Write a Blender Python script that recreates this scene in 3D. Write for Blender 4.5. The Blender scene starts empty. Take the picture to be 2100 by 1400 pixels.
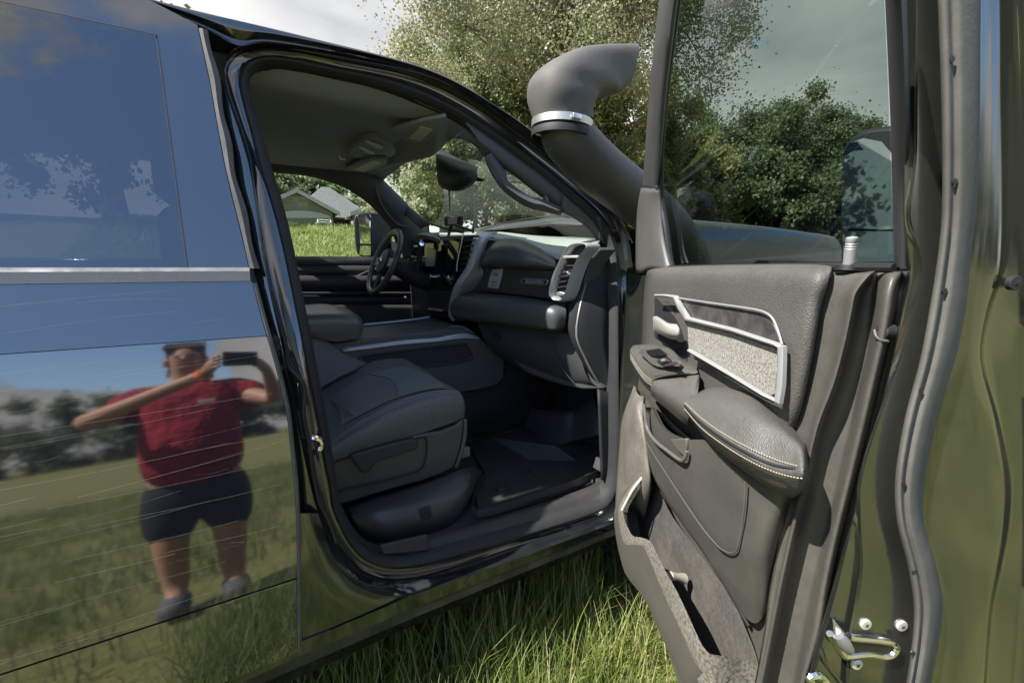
import bpy, math, random
import numpy as np
from mathutils import Vector, Matrix
random.seed(7); RNG = np.random.default_rng(11)
S = bpy.context.scene; COL = S.collection
R = math.radians
# ------------------------------------------------------------------ camera
FPX, PITCH, ROLL, YAW = 919.0, 0.187, 0.015, 0.553
CAM = np.array([-0.151, -1.151, 1.513])
_fw = np.array([math.sin(YAW)*math.cos(PITCH), math.cos(YAW)*math.cos(PITCH), -math.sin(PITCH)])
_r = np.array([math.cos(YAW), -math.sin(YAW), 0.0]); _u = np.cross(_r, _fw)
_r2 = _r*math.cos(ROLL)+_u*math.sin(ROLL); _u2 = -_r*math.sin(ROLL)+_u*math.cos(ROLL)
cam = bpy.data.cameras.new('camera'); camo = bpy.data.objects.new('camera', cam); COL.objects.link(camo)
cam.sensor_width = 36; cam.lens = 36*FPX/2100; cam.clip_start = 0.02; cam.clip_end = 3000
M = Matrix.Identity(4)
for i in range(3):
    M[i][0] = _r2[i]; M[i][1] = _u2[i]; M[i][2] = -_fw[i]; M[i][3] = CAM[i]
camo.matrix_world = M; S.camera = camo
# ------------------------------------------------------------------ light
SUN_EL, SUN_DIR = R(50), np.array([-1.0, 0.10])      # towards the sun, on the ground plan
S.view_settings.view_transform = 'Standard'; S.view_settings.look = 'None'; S.view_settings.gamma = 1
S.view_settings.exposure = 1.68
sd = SUN_DIR/np.linalg.norm(SUN_DIR)*math.cos(SUN_EL)
sun = bpy.data.lights.new('sun', 'SUN'); sun.energy = 4.2; sun.angle = R(0.6); sun.color = (1, .95, .86)
suno = bpy.data.objects.new('sun', sun); COL.objects.link(suno)
suno.rotation_euler = Vector((sd[0], sd[1], math.sin(SUN_EL))).to_track_quat('Z', 'Y').to_euler()
W = bpy.data.worlds.new('World'); S.world = W; W.use_nodes = True
def world():
    nt = W.node_tree; nt.nodes.clear(); N = nt.nodes.new; L = nt.links.new
    out = N('ShaderNodeOutputWorld'); bg = N('ShaderNodeBackground'); L(bg.outputs[0], out.inputs[0]); bg.inputs[1].default_value = .12
    sky = N('ShaderNodeTexSky'); sky.sky_type = 'NISHITA'; sky.sun_disc = False; sky.sun_elevation = SUN_EL
    sky.sun_rotation = math.atan2(sd[0], sd[1]); sky.air_density = 1.0; sky.dust_density = .15; sky.ozone_density = 2.5
    tc = N('ShaderNodeTexCoord'); sp = N('ShaderNodeSeparateXYZ'); L(tc.outputs['Generated'], sp.inputs[0])
    def m(op, a, b=None, c=None, clamp=False):
        n = N('ShaderNodeMath'); n.operation = op; n.use_clamp = clamp
        for i, v in enumerate((a, b, c)):
            if v is None: continue
            if isinstance(v, (int, float)): n.inputs[i].default_value = v
            else: L(v, n.inputs[i])
        return n.outputs[0]
    X, Y, Z = sp.outputs
    den = m('ADD', m('MAXIMUM', Z, 0.0), .16)
    cb = N('ShaderNodeCombineXYZ'); L(m('DIVIDE', X, den), cb.inputs[0]); L(m('DIVIDE', Y, den), cb.inputs[1]); cb.inputs[2].default_value = 3.1
    def noise(scale, det, rough, dist=0):
        n = N('ShaderNodeTexNoise'); n.inputs['Scale'].default_value = scale; n.inputs['Detail'].default_value = det
        n.inputs['Roughness'].default_value = rough; n.inputs['Distortion'].default_value = dist; L(cb.outputs[0], n.inputs[0]); return n.outputs['Fac']
    n1 = noise(1.05, 9, .62, .5); n2 = noise(.5, 5, .55)
    # more cover ahead of the truck (+y), open blue behind the photographer (-y)
    cover = m('MULTIPLY_ADD', Y, .24, m('MULTIPLY_ADD', X, .14, m('MULTIPLY_ADD', Z, -.10, .18)))
    cover = m('ADD', cover, m('MULTIPLY', m('SUBTRACT', .38, Z, None, True), 1.15))
    v = m('ADD', m('MULTIPLY_ADD', n1, 1.9, -.45), cover)
    mask = N('ShaderNodeMapRange'); mask.interpolation_type = 'SMOOTHSTEP'; L(v, mask.inputs[0]); mask.inputs[1].default_value = .55; mask.inputs[2].default_value = .68
    cr = N('ShaderNodeValToRGB'); L(m('MULTIPLY_ADD', n2, .75, m('MULTIPLY', n1, .3)), cr.inputs[0])
    e = cr.color_ramp.elements; e[0].position = .38; e[0].color = (1.6, 1.65, 1.75, 1); e[1].position = .68; e[1].color = (4.2, 4.05, 3.85, 1)
    mx = N('ShaderNodeMix'); mx.data_type = 'RGBA'; L(mask.outputs[0], mx.inputs[0]); L(sky.outputs[0], mx.inputs[6]); L(cr.outputs[0], mx.inputs[7])
    L(mx.outputs[2], bg.inputs[0])
world()
# ------------------------------------------------------------------ geometry of the photograph's rays
XH, PH = 1.131, 1.096                                  # front door hinge line and opening angle
HP = np.array([XH, 0, 0]); DD = np.array([-math.cos(PH), -math.sin(PH), 0]); DN = np.array([-math.sin(PH), math.cos(PH), 0])
def ray(px, py): return _fw+_r2*(px-1050)/FPX-_u2*(py-700)/FPX
def hit(px, py, k, v):
    """the point where the sight line meets the plane x, y, z = v, or the open door's plane n (depth) or a (length) = v"""
    d = ray(px, py)
    if k in 'xyz': i = 'xyz'.index(k); t = (v-CAM[i])/d[i]
    elif k == 'n': t = (v-(CAM-HP)@DN)/(d@DN)
    elif k == 'a': t = (v-(CAM-HP)@DD)/(d@DD)
    return CAM+t*d
def DP(a, n, z): return HP+DD*a+DN*n+np.array([0, 0, z])
_b = [(.30, -40), (.42, -30), (.50, -12), (.56, -2), (.62, 4), (.69, 5.5), (.9, 7.5), (1.1, 9.5), (1.329, 12), (1.331, 21), (1.48, 19), (2.2, 21)]
_z = np.linspace(.3, 2.2, 500); _s = np.tan(np.radians(np.interp(_z, [q[0] for q in _b], [q[1] for q in _b])))
_y = np.concatenate([[0], np.cumsum((_s[1:]+_s[:-1])/2*np.diff(_z))]); _y -= np.interp(1.33, _z, _y)
def Y(z): return float(np.interp(z, _z, _y))           # the truck's side profile
def body(px, py, off=0.0):
    y = 0.0
    for _ in range(14):
        p = hit(px, py, 'y', y+off); y = .5*y+.5*Y(min(max(p[2], .3), 2.2))
    return hit(px, py, 'y', y+off)
def P(t, k):
    px, py, v = t[:3]; kk = t[3] if len(t) > 3 else k
    if kk == 'B': return body(px, py, v)
    return hit(px, py, kk, v)
# ------------------------------------------------------------------ mesh helpers
def cr1(A, n):
    A = np.asarray(A, float); m = len(A)
    if n <= 1 or m < 3:
        if n <= 1: return A
        t = np.linspace(0, m-1, (m-1)*n+1); i = np.minimum(t.astype(int), m-2); f = (t-i).reshape((-1,)+(1,)*(A.ndim-1))
        return A[i]*(1-f)+A[i+1]*f
    E = np.concatenate([[2*A[0]-A[1]], A, [2*A[-1]-A[-2]]]); out = []
    for i in range(m-1):
        p0, p1, p2, p3 = E[i:i+4]
        for j in range(n):
            t = j/n; out.append(.5*((2*p1)+(-p0+p2)*t+(2*p0-5*p1+4*p2-p3)*t*t+(-p0+3*p1-3*p2+p3)*t**3))
    out.append(A[-1]); return np.array(out)
def resample(pts, n, smooth=1, closed=False):
    A = np.array(pts, float)
    if closed: A = np.vstack([A, A[:1]])
    if smooth > 1: A = cr1(A, smooth)
    d = np.concatenate([[0], np.cumsum(np.linalg.norm(np.diff(A, axis=0), axis=1))]); t = np.linspace(0, d[-1], n+(1 if closed else 0))
    B = np.array([np.interp(t, d, A[:, i]) for i in range(A.shape[1])]).T
    return B[:-1] if closed else B
class MB:
    def __init__(s): s.v = []; s.f = []; s.m = []
    def grid(s, G, m=0, cu=False, cv=False, up=1, uv=1):
        G = np.asarray(G, float)
        if up > 1: G = cr1(G, up)
        if uv > 1: G = np.swapaxes(cr1(np.swapaxes(G, 0, 1), uv), 0, 1)
        a, b = G.shape[:2]; o = len(s.v); s.v += [tuple(q) for q in G.reshape(-1, 3)]
        for i in range(a if cu else a-1):
            for j in range(b if cv else b-1):
                s.f.append((o+i*b+j, o+((i+1) % a)*b+j, o+((i+1) % a)*b+(j+1) % b, o+i*b+(j+1) % b)); s.m.append(m)
        return s
    def loop_prism(s, pts, vec, m=0):
        """outline pts (3D) pushed along vec, closed both ends"""
        n = len(pts); o = len(s.v); vec = np.asarray(vec, float)
        s.v += [tuple(p) for p in pts]+[tuple(np.asarray(p)+vec) for p in pts]
        s.f.append(tuple(range(o, o+n))); s.f.append(tuple(reversed(range(o+n, o+2*n)))); s.m += [m, m]
        for i in range(n):
            j = (i+1) % n; s.f.append((o+j, o+i, o+n+i, o+n+j)); s.m.append(m)
        return s
    def box(s, c, d, m=0, rot=None):
        c = np.array(c, float); d = np.array(d, float)/2
        K = [np.array(q)*d for q in ((-1,-1,-1),(1,-1,-1),(1,1,-1),(-1,1,-1),(-1,-1,1),(1,-1,1),(1,1,1),(-1,1,1))]
        if rot is not None: K = [np.array(rot) @ q for q in K]
        o = len(s.v); s.v += [tuple(c+q) for q in K]
        for f in ((0,3,2,1),(4,5,6,7),(0,1,5,4),(1,2,6,5),(2,3,7,6),(3,0,4,7)): s.f.append(tuple(o+i for i in f)); s.m.append(m)
        return s
    def tube(s, path, r, m=0, seg=10, closed=False, cap=True, flat=1.0, up=None):
        A = np.asarray(path, float); n = len(A); rr = r if hasattr(r, '__len__') else [r]*n
        T = np.gradient(A, axis=0) if not closed else np.roll(A, -1, 0)-np.roll(A, 1, 0)
        T /= np.linalg.norm(T, axis=1)[:, None]+1e-12
        rings = []; ref = np.array(up, float) if up is not None else np.array([0, 0, 1.0])
        prev = None
        for i in range(n):
            if up is not None or prev is None:
                q = ref if abs(ref @ T[i]) < .95 else np.array([1.0, 0, 0])
                u = np.cross(T[i], q)
            else: u = prev-T[i]*(prev @ T[i])
            u /= np.linalg.norm(u)+1e-12; prev = u; w = np.cross(u, T[i])
            rings.append([A[i]+rr[i]*(math.cos(k)*u+flat*math.sin(k)*w) for k in np.linspace(0, 2*math.pi, seg, endpoint=False)])
        o = len(s.v); s.grid(rings, m, cu=closed, cv=True)
        if cap and not closed:
            s.f.append(tuple(range(o, o+seg))); s.f.append(tuple(reversed(range(o+(n-1)*seg, o+n*seg)))); s.m += [m, m]
        return s
    def lathe(s, c, axis, prof, m=0, seg=24):
        """prof: (distance along axis, radius)"""
        ax = np.array(axis, float); ax /= np.linalg.norm(ax); q = np.array([0, 0, 1.0]) if abs(ax[2]) < .9 else np.array([1.0, 0, 0])
        u = np.cross(ax, q); u /= np.linalg.norm(u); w = np.cross(ax, u); c = np.array(c, float)
        s.grid([[c+ax*h+max(rr, 1e-5)*(math.cos(k)*u+math.sin(k)*w) for k in np.linspace(0, 2*math.pi, seg, endpoint=False)] for h, rr in prof], m, cv=True)
        return s
    def build(s, name, mats, parent=None, smooth=True, thick=0, off=-1, bevel=0, bseg=2, angle=35, weld=False):
        if not isinstance(mats, (list, tuple)): mats = [mats]
        me = bpy.data.meshes.new(name); me.from_pydata([tuple(map(float, q)) for q in s.v], [], s.f); me.update()
        for m_ in mats: me.materials.append(m_)
        me.polygons.foreach_set('material_index', s.m)
        o = bpy.data.objects.new(name, me); COL.objects.link(o)
        if weld:
            w = o.modifiers.new('weld', 'WELD'); w.merge_threshold = 1e-4
        if thick:
            q = o.modifiers.new('solid', 'SOLIDIFY'); q.thickness = thick; q.offset = off; q.use_even_offset = False; q.use_rim = thick > .0065
        if bevel:
            q = o.modifiers.new('bevel', 'BEVEL'); q.width = bevel; q.segments = bseg; q.limit_method = 'ANGLE'; q.angle_limit = R(40); q.use_clamp_overlap = True
        if smooth:
            me.polygons.foreach_set('use_smooth', [True]*len(me.polygons))
            try: me.set_sharp_from_angle(angle=R(angle))
            except Exception: pass
        if parent is not None: put(o, parent)
        return o
def put(o, parent):
    o.parent = parent
    if parent.type == 'EMPTY' and parent.parent is None:
        o.location = (-parent.location[0], -parent.location[1], -parent.location[2])
def tag(o, label=None, cat=None, group=None, kind=None):
    if label: o['label'] = label
    if cat: o['category'] = cat
    if group: o['group'] = group
    if kind: o['kind'] = kind
    return o
def thing(name, loc, label, cat, group=None):
    o = bpy.data.objects.new(name, None); COL.objects.link(o); o.location = tuple(map(float, loc)); o.empty_display_size = .2
    return tag(o, label, cat, group)
def bulk(name, V, F, mats, parent=None, mi=None, smooth=False):
    V = np.asarray(V, np.float32); F = np.asarray(F, np.int32); k = F.shape[1]
    me = bpy.data.meshes.new(name); me.vertices.add(len(V)); me.vertices.foreach_set('co', V.ravel())
    me.loops.add(F.size); me.loops.foreach_set('vertex_index', F.ravel()); me.polygons.add(len(F))
    me.polygons.foreach_set('loop_start', np.arange(0, F.size, k, dtype=np.int32))
    for m_ in mats: me.materials.append(m_)
    if mi is not None: me.polygons.foreach_set('material_index', np.asarray(mi, np.int32))
    me.update(calc_edges=True); me.validate()
    if smooth: me.polygons.foreach_set('use_smooth', np.ones(len(F), bool))
    o = bpy.data.objects.new(name, me); COL.objects.link(o)
    if parent is not None: put(o, parent)
    return o
def sheet(name, rows, k, mat, parent, up=4, uv=4, thick=0.004, off=-1, **kw):
    """a traced surface: rows of (px, py, depth[, plane]); real depth from the depth values"""
    G = [[P(t, k) for t in row] for row in rows]
    return MB().grid(G, up=up, uv=uv).build(name, mat, parent, thick=thick, off=off, **kw)
def outline(pts, k, v, smooth=0, n=0):
    A = [P((q[0], q[1], (q[2] if len(q) > 2 else v)), k) for q in pts]
    if smooth: A = resample(A, n or len(A)*smooth, smooth, closed=True)
    return A
def plate(name, pts, k, v, vec, mat, parent, bevel=.004, smooth=0, bseg=3, **kw):
    return MB().loop_prism(outline(pts, k, v, smooth), vec).build(name, mat, parent, bevel=bevel, bseg=bseg, **kw)
# ------------------------------------------------------------------ materials
MATS = {}
def mat(name, col, rough=.5, metal=0, ior=1.5, coat=0, noise=None, bump=None, spec=None, rough_noise=None, scratch=None, rot=None):
    """noise=(scale, amount, colour2); bump=(kind, scale, strength, distance)"""
    if name in MATS: return MATS[name]
    m = bpy.data.materials.new(name); m.use_nodes = True; nt = m.node_tree; b = nt.nodes['Principled BSDF']; N = nt.nodes.new; L = nt.links.new
    b.inputs['Base Color'].default_value = (*col, 1); b.inputs['Roughness'].default_value = rough; b.inputs['Metallic'].default_value = metal
    b.inputs['IOR'].default_value = ior
    if spec is not None: b.inputs['Specular IOR Level'].default_value = spec
    if coat: b.inputs['Coat Weight'].default_value = coat; b.inputs['Coat Roughness'].default_value = .03
    tc = N('ShaderNodeTexCoord'); src = tc.outputs['Object']
    def nz(scale, det=4, rg=.6, vec=None):
        n = N('ShaderNodeTexNoise'); n.inputs['Scale'].default_value = scale; n.inputs['Detail'].default_value = det; n.inputs['Roughness'].default_value = rg
        L(vec or src, n.inputs[0]); return n.outputs['Fac']
    if noise:
        lst = noise if isinstance(noise, list) else [noise]; cur = None
        for (sc, amt, c2) in lst:
            r = N('ShaderNodeMapRange'); L(nz(sc), r.inputs[0]); r.inputs[1].default_value = .38; r.inputs[2].default_value = .66; r.inputs[4].default_value = amt
            x = N('ShaderNodeMix'); x.data_type = 'RGBA'; L(r.outputs[0], x.inputs[0]); x.inputs[7].default_value = (*c2, 1)
            if cur is None: x.inputs[6].default_value = (*col, 1)
            else: L(cur, x.inputs[6])
            cur = x.outputs[2]
        L(cur, b.inputs['Base Color'])
    hs = []
    if bump:
        for (kind, sc, st, dist) in (bump if isinstance(bump, list) else [bump]):
            if kind == 'noise': h = nz(sc, 3, .6)
            elif kind == 'voro':
                v = N('ShaderNodeTexVoronoi'); v.inputs['Scale'].default_value = sc; v.feature = 'SMOOTH_F1'; L(src, v.inputs[0]); h = v.outputs['Distance']
            else:
                mp = N('ShaderNodeMapping'); mp.inputs['Scale'].default_value = (1, 1, 1); L(src, mp.inputs[0])
                w = N('ShaderNodeTexWave'); w.inputs['Scale'].default_value = sc; w.bands_direction = kind; L(mp.outputs[0], w.inputs[0]); h = w.outputs['Fac']
            hs.append((h, st, dist))
    prevn = None
    for (h, st, dist) in hs:
        bm = N('ShaderNodeBump'); bm.inputs['Strength'].default_value = st; bm.inputs['Distance'].default_value = dist; L(h, bm.inputs['Height'])
        if prevn: L(prevn, bm.inputs['Normal'])
        prevn = bm.outputs[0]
    if scratch:                                   # fine horizontal hairline scratches: (roughness added, bump)
        mp = N('ShaderNodeMapping'); mp.inputs['Scale'].default_value = (1.6, 1.6, 260); mp.inputs['Rotation'].default_value = (0, R(1.5), 0); L(src, mp.inputs[0])
        h = nz(1.0, 5, .75, mp.outputs[0]); r = N('ShaderNodeMapRange'); L(h, r.inputs[0]); r.inputs[1].default_value = .60; r.inputs[2].default_value = .74; r.inputs[3].default_value = rough; r.inputs[4].default_value = rough+scratch
        L(r.outputs[0], b.inputs['Roughness'])
        bm = N('ShaderNodeBump'); bm.inputs['Strength'].default_value = .02; bm.inputs['Distance'].default_value = .0003; L(h, bm.inputs['Height'])
        if prevn: L(prevn, bm.inputs['Normal'])
        prevn = bm.outputs[0]
    if rough_noise:
        sc, lo, hi = rough_noise; r = N('ShaderNodeMapRange'); L(nz(sc, 5), r.inputs[0]); r.inputs[1].default_value = .35; r.inputs[2].default_value = .68; r.inputs[3].default_value = lo; r.inputs[4].default_value = hi; L(r.outputs[0], b.inputs['Roughness'])
    if prevn: L(prevn, b.inputs['Normal'])
    MATS[name] = m; return m
def glass(name, tint, refl=1.0, ior=1.5, rough=.0):
    m = bpy.data.materials.new(name); m.use_nodes = True; nt = m.node_tree; nt.nodes.clear(); N = nt.nodes.new; L = nt.links.new
    o = N('ShaderNodeOutputMaterial'); mx = N('ShaderNodeMixShader'); t = N('ShaderNodeBsdfTransparent'); t.inputs[0].default_value = (*[c_**.5 for c_ in tint], 1)
    g = N('ShaderNodeBsdfGlossy'); g.inputs['Roughness'].default_value = rough; g.inputs[0].default_value = (refl, refl, refl, 1)
    f = N('ShaderNodeFresnel'); f.inputs[0].default_value = ior
    ge = N('ShaderNodeNewGeometry'); k = N('ShaderNodeMath'); k.operation = 'MULTIPLY_ADD'; L(ge.outputs['Backfacing'], k.inputs[0]); k.inputs[1].default_value = -1; k.inputs[2].default_value = 1
    f2 = N('ShaderNodeMath'); f2.operation = 'MULTIPLY'; L(f.outputs[0], f2.inputs[0]); L(k.outputs[0], f2.inputs[1])
    L(f2.outputs[0], mx.inputs[0]); L(t.outputs[0], mx.inputs[1]); L(g.outputs[0], mx.inputs[2]); L(mx.outputs[0], o.inputs[0]); return m
PAINT = mat('black_blue_paint', (.006, .008, .014), .04, ior=2.4, scratch=.05, noise=[(2.5, .5, (.012, .014, .02)), (260, .08, (.06, .06, .055))])
PAINTC = mat('clean_black_paint', (.005, .006, .009), .06, ior=2.0, rough_noise=(6, .05, .14), noise=(5, .35, (.035, .04, .03)))
RUBBER = mat('grey_rubber', (.10, .10, .105), .62, noise=[(18, .35, (.2, .2, .19)), (120, .2, (.05, .05, .05))], bump=('noise', 300, .12, .001))
SEALR = mat('door_seal_rubber', (.02, .021, .023), .7, spec=.25, noise=(30, .2, (.04, .04, .042)), bump=('noise', 400, .1, .001))
BLACKR = mat('black_rubber', (.012, .012, .013), .4)
PLAST = mat('black_plastic', (.03, .031, .034), .55, spec=.35, noise=(9, .25, (.045, .045, .047)), bump=('noise', 900, .12, .0006))
PLASTD = mat('dark_plastic', (.016, .017, .019), .6, spec=.3, bump=('noise', 900, .12, .0006))
DOORP = mat('dusty_door_plastic', (.058, .056, .05), .45, noise=[(7, .5, (.09, .086, .075)), (38, .4, (.036, .034, .032)), (210, .25, (.10, .097, .087))], bump=('noise', 700, .2, .0008))
LEATH = mat('grained_leather', (.052, .051, .047), .55, noise=[(8, .45, (.08, .078, .071)), (120, .25, (.095, .092, .083))], bump=[('voro', 560, .6, .0016), ('noise', 240, .3, .0012)])
LEATHS = mat('smooth_leather', (.05, .049, .046), .36, noise=[(12, .4, (.09, .087, .078)), (150, .2, (.1, .096, .087))], bump=[('voro', 520, .3, .001)])
SPECK = mat('worn_speckled_plastic', (.20, .185, .155), .7, noise=[(5, .5, (.10, .092, .078)), (170, .9, (.045, .042, .038))], bump=('noise', 500, .6, .0015))
DUSTY = mat('scuffed_pocket_plastic', (.05, .046, .042), .6, noise=[(11, .6, (.12, .11, .095)), (45, .5, (.035, .033, .03)), (160, .35, (.15, .14, .125))], bump=('X', 350, .25, .0006))
FABL = mat('flecked_grey_cloth', (.25, .24, .215), .9, noise=[(330, .95, (.07, .067, .06))], bump=('noise', 600, .5, .001))
WOODG = mat('smoked_trim', (.03, .029, .03), .35, noise=[(35, .5, (.10, .095, .095))])
SILV = mat('satin_silver', (.34, .345, .35), .38, metal=.45)
SILVD = mat('dark_satin_silver', (.30, .31, .33), .38, metal=.7)
CHROME = mat('chrome', (.75, .75, .76), .1, metal=1, rough_noise=(20, .06, .22))
ZINC = mat('zinc_metal', (.42, .41, .37), .38, metal=.8, noise=(60, .4, (.22, .2, .17)))
DASHM = mat('dash_soft_plastic', (.045, .048, .05), .42, bump=('noise', 700, .2, .0008))
DASHT = mat('skylit_dash_plastic', (.24, .26, .24), .5, noise=(14, .2, (.30, .31, .29)), bump=('noise', 700, .25, .0008))  # pale greenish tone has the sky light on the dash top painted in
HEADL = mat('headliner_cloth', (.20, .215, .24), .95, bump=('noise', 500, .3, .001))
RAILS = mat('rail_silver', (.40, .42, .45), .35, metal=.25)
TRIMG = mat('pillar_trim', (.075, .077, .083), .7, spec=.3, bump=('noise', 500, .2, .0008))
SEATF = mat('seat_cloth', (.085, .092, .094), .9, noise=(90, .4, (.14, .15, .15)), bump=('noise', 800, .5, .0012))
SEATC = mat('seat_centre_cloth', (.14, .155, .15), .95, noise=(220, .6, (.08, .088, .086)), bump=('noise', 700, .6, .0014))
CARPET = mat('carpet', (.02, .021, .024), .95, noise=(150, .6, (.045, .046, .05)), bump=('noise', 600, .8, .003))
MATR = mat('floor_mat_rubber', (.022, .023, .025), .6, spec=.3, noise=(14, .4, (.04, .04, .039)), bump=('noise', 300, .2, .001))
STITCH = mat('cream_thread', (.27, .255, .2), .85)
STITCHG = mat('grey_thread', (.22, .23, .23), .8)
SCREEN = mat('dark_screen_glass', (.008, .009, .01), .04, ior=1.7)
TYRE = mat('tyre_rubber', (.02, .02, .02), .7, noise=(20, .4, (.06, .055, .045)), bump=('noise', 120, .3, .004))
STRAW = mat('label_card', (.42, .42, .36), .7, noise=(200, .3, (.2, .2, .17)))
WHITE = mat('white_paint', (.78, .78, .76), .5)
LENS = mat('map_lamp_lens', (.55, .56, .52), .3)
GL_DOOR = glass('green_door_glass', (.33, .40, .365), 1, 1.55)
GL_WIND = glass('windscreen_glass', (.84, .92, .87), 1, 1.15)
GL_FAR = glass('driver_window_glass', (.80, .86, .83), 1, 1.4)
GL_DARK = glass('privacy_glass', (.05, .055, .06), 1, 2.3)
# ================================================================== PICKUP TRUCK
truck = thing('pickup_truck', (1.0, 1.0, .10), 'dark blue black crew cab pickup truck with its front passenger door open over the grass', 'pickup truck')
SEAM = [(405, 55), (417, 110), (430, 171), (447, 270), (461, 343), (479, 420), (497, 490), (511, 556), (522, 600), (540, 668), (556, 720), (572, 780), (588, 850), (596, 925), (604, 1000), (608, 1075), (609, 1190), (610, 1345)]
seam3 = [body(*q) for q in SEAM]; sz = np.array([q[2] for q in seam3]); sx = np.array([q[0] for q in seam3]); oi = np.argsort(sz)
def seamx(z): return float(np.interp(z, sz[oi], sx[oi]))
def skin(z, x, off=0): return np.array([x, Y(z)+off, z])
# --- rear door
XR = -1.32
rd = MB()
def skin_patch(mb, z0, z1, xl, xr, nz=14, nx=10, off=0, m=0):
    G = []
    for z in np.linspace(z0, z1, nz):
        a = xl(z) if callable(xl) else xl; b = xr(z) if callable(xr) else xr
        G.append([skin(z, a+(b-a)*i/(nx-1), off) for i in range(nx)])
    mb.grid(G, m)
crease_z = np.mean([body(0, 1380)[2], body(605, 1190)[2]])
ZB = body(505, 575)[2]; ZC = body(480, 694)[2]; BOT = body(600, 1344)[2]
ZB2 = body(505, 553)[2]
skin_patch(rd, ZC+.0015, ZB-.002, XR, seamx, 8)
skin_patch(rd, crease_z+.003, ZC, XR, seamx, 22)
skin_patch(rd, BOT, crease_z-.003, XR, seamx, 10, off=.003)
rd.grid([[skin(ZC+.0015, x) for x in (XR, seamx(ZC))], [skin(ZC+.0008, x, .002) for x in (XR, seamx(ZC))], [skin(ZC, x) for x in (XR, seamx(ZC))]])
rd.grid([[skin(crease_z+dz, x, o) for x in (XR, seamx(crease_z))] for dz, o in ((.003, 0), (.002, .006), (-.002, .007), (-.003, .003))])
# front return of the door skin
zz = np.linspace(BOT, 2.02, 40); rd.grid([[skin(z, seamx(z)), skin(z, seamx(z)-.004, .012), skin(z, seamx(z)-.006, .05)] for z in zz])
# window surround
GTR = body(322, 72); GBR = body(386, 552)
gx = lambda z: GBR[0]+(GTR[0]-GBR[0])*(z-GBR[2])/(GTR[2]-GBR[2])
gt = GTR[2]
skin_patch(rd, ZB2+.004, gt, gx, seamx, 12, 5)
dtop = body(405, 55)[2]; _d1 = body(405, 55); _d2 = body(300, 0)
def dtopx(x): return dtop+min(.07, max(0, (_d1[0]-x)*(_d2[2]-_d1[2])/(_d1[0]-_d2[0])))
G = []
for f in np.linspace(0, 1, 5):
    G.append([skin(gt+(dtopx(x)+.004-gt)*f, x) for x in [XR+(seamx(gt+(dtop-gt)*f)-XR)*i/19 for i in range(20)]])
rd.grid(G)
rear_door = rd.build('rear_door', PAINT, truck)
tag(rear_door, 'closed rear door with scratched glossy skin')
skg = MB(); skin_patch(skg, ZB2+.002, gt-.001, XR, lambda z: gx(z)-.002, 12, 8, off=.0015)
tag(skg.build('window_glass', GL_DARK, rear_door, thick=.004, off=0), 'dark privacy glass')
sc = MB(); rgs = np.random.default_rng(3)
for _ in range(90):
    z0_ = rgs.uniform(.75, 1.45); x0_ = rgs.uniform(-1.2, -.2); L_ = rgs.uniform(.05, .6)**1.3; sl_ = rgs.normal(.04, .05)
    pts_ = [skin(z0_+sl_*t*L_+.004*math.sin(t*3+z0_*9), min(x0_+t*L_, seamx(z0_)-.01), -.0002) for t in np.linspace(0, 1, 9)]
    if abs(z0_-ZC) > .02 and abs(z0_+sl_*L_-ZC) > .02: sc.tube(pts_, rgs.uniform(.00004, .00013), seg=4)
sc.build('clearcoat_scratches', mat('scratch_white', (.16, .16, .15), .6), rear_door, smooth=False)
fr = MB(); fr.tube([skin(z, gx(z)-.001, .001) for z in np.linspace(ZB2, gt-.012, 12)]+[skin(gt-.003, gx(gt)-.006, .001), skin(gt, gx(gt)-.02, .001)]+[skin(gt, x, .001) for x in np.linspace(gx(gt)-.05, XR, 8)], .0024, seg=6)
fr.build('window_gasket', mat('gasket', (.035, .036, .04), .35), rear_door)
ch = MB(); ch.grid([[skin(z, x, o) for x in np.linspace(XR, seamx(ZB2)+.001, 6)] for z, o in ((ZB2+.006, .004), (ZB2+.004, -.004), (ZB2-.003, -.008), (ZB2-.010, -.006), (ZB-.001, -.002), (ZB-.003, .006))])
ch.build('belt_moulding', mat('worn_moulding', (.24, .24, .25), .32, metal=.6, rough_noise=(30, .2, .45)), rear_door, thick=.002)
# rubber edge strip on the door's front edge
GE = []
for z in np.linspace(ZB2+.003, dtop-.004, 30):
    w = .020+.003*math.sin(z*40); GE.append([skin(z, seamx(z)+.0015, .004), skin(z, seamx(z)+.002, -.003), skin(z, seamx(z)+.5*w, -.006), skin(z, seamx(z)+w, -.002), skin(z, seamx(z)+w+.002, .02)])
MB().grid(GE).build('edge_strip', mat('edge_strip_rubber', (.05, .049, .049), .65, spec=.3, noise=(25, .4, (.10, .097, .094))), rear_door)
GE = []
for z in np.linspace(BOT, ZB-.006, 40):
    GE.append([skin(z, seamx(z)+.0008, .002), skin(z, seamx(z)+.004, .001), skin(z, seamx(z)+.009, .006), skin(z, seamx(z)+.011, .02)])
MB().grid(GE).build('hem_edge', mat('hem_edge_grey', (.08, .08, .077), .4, noise=(20, .4, (.16, .155, .14))), rear_door)
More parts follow.
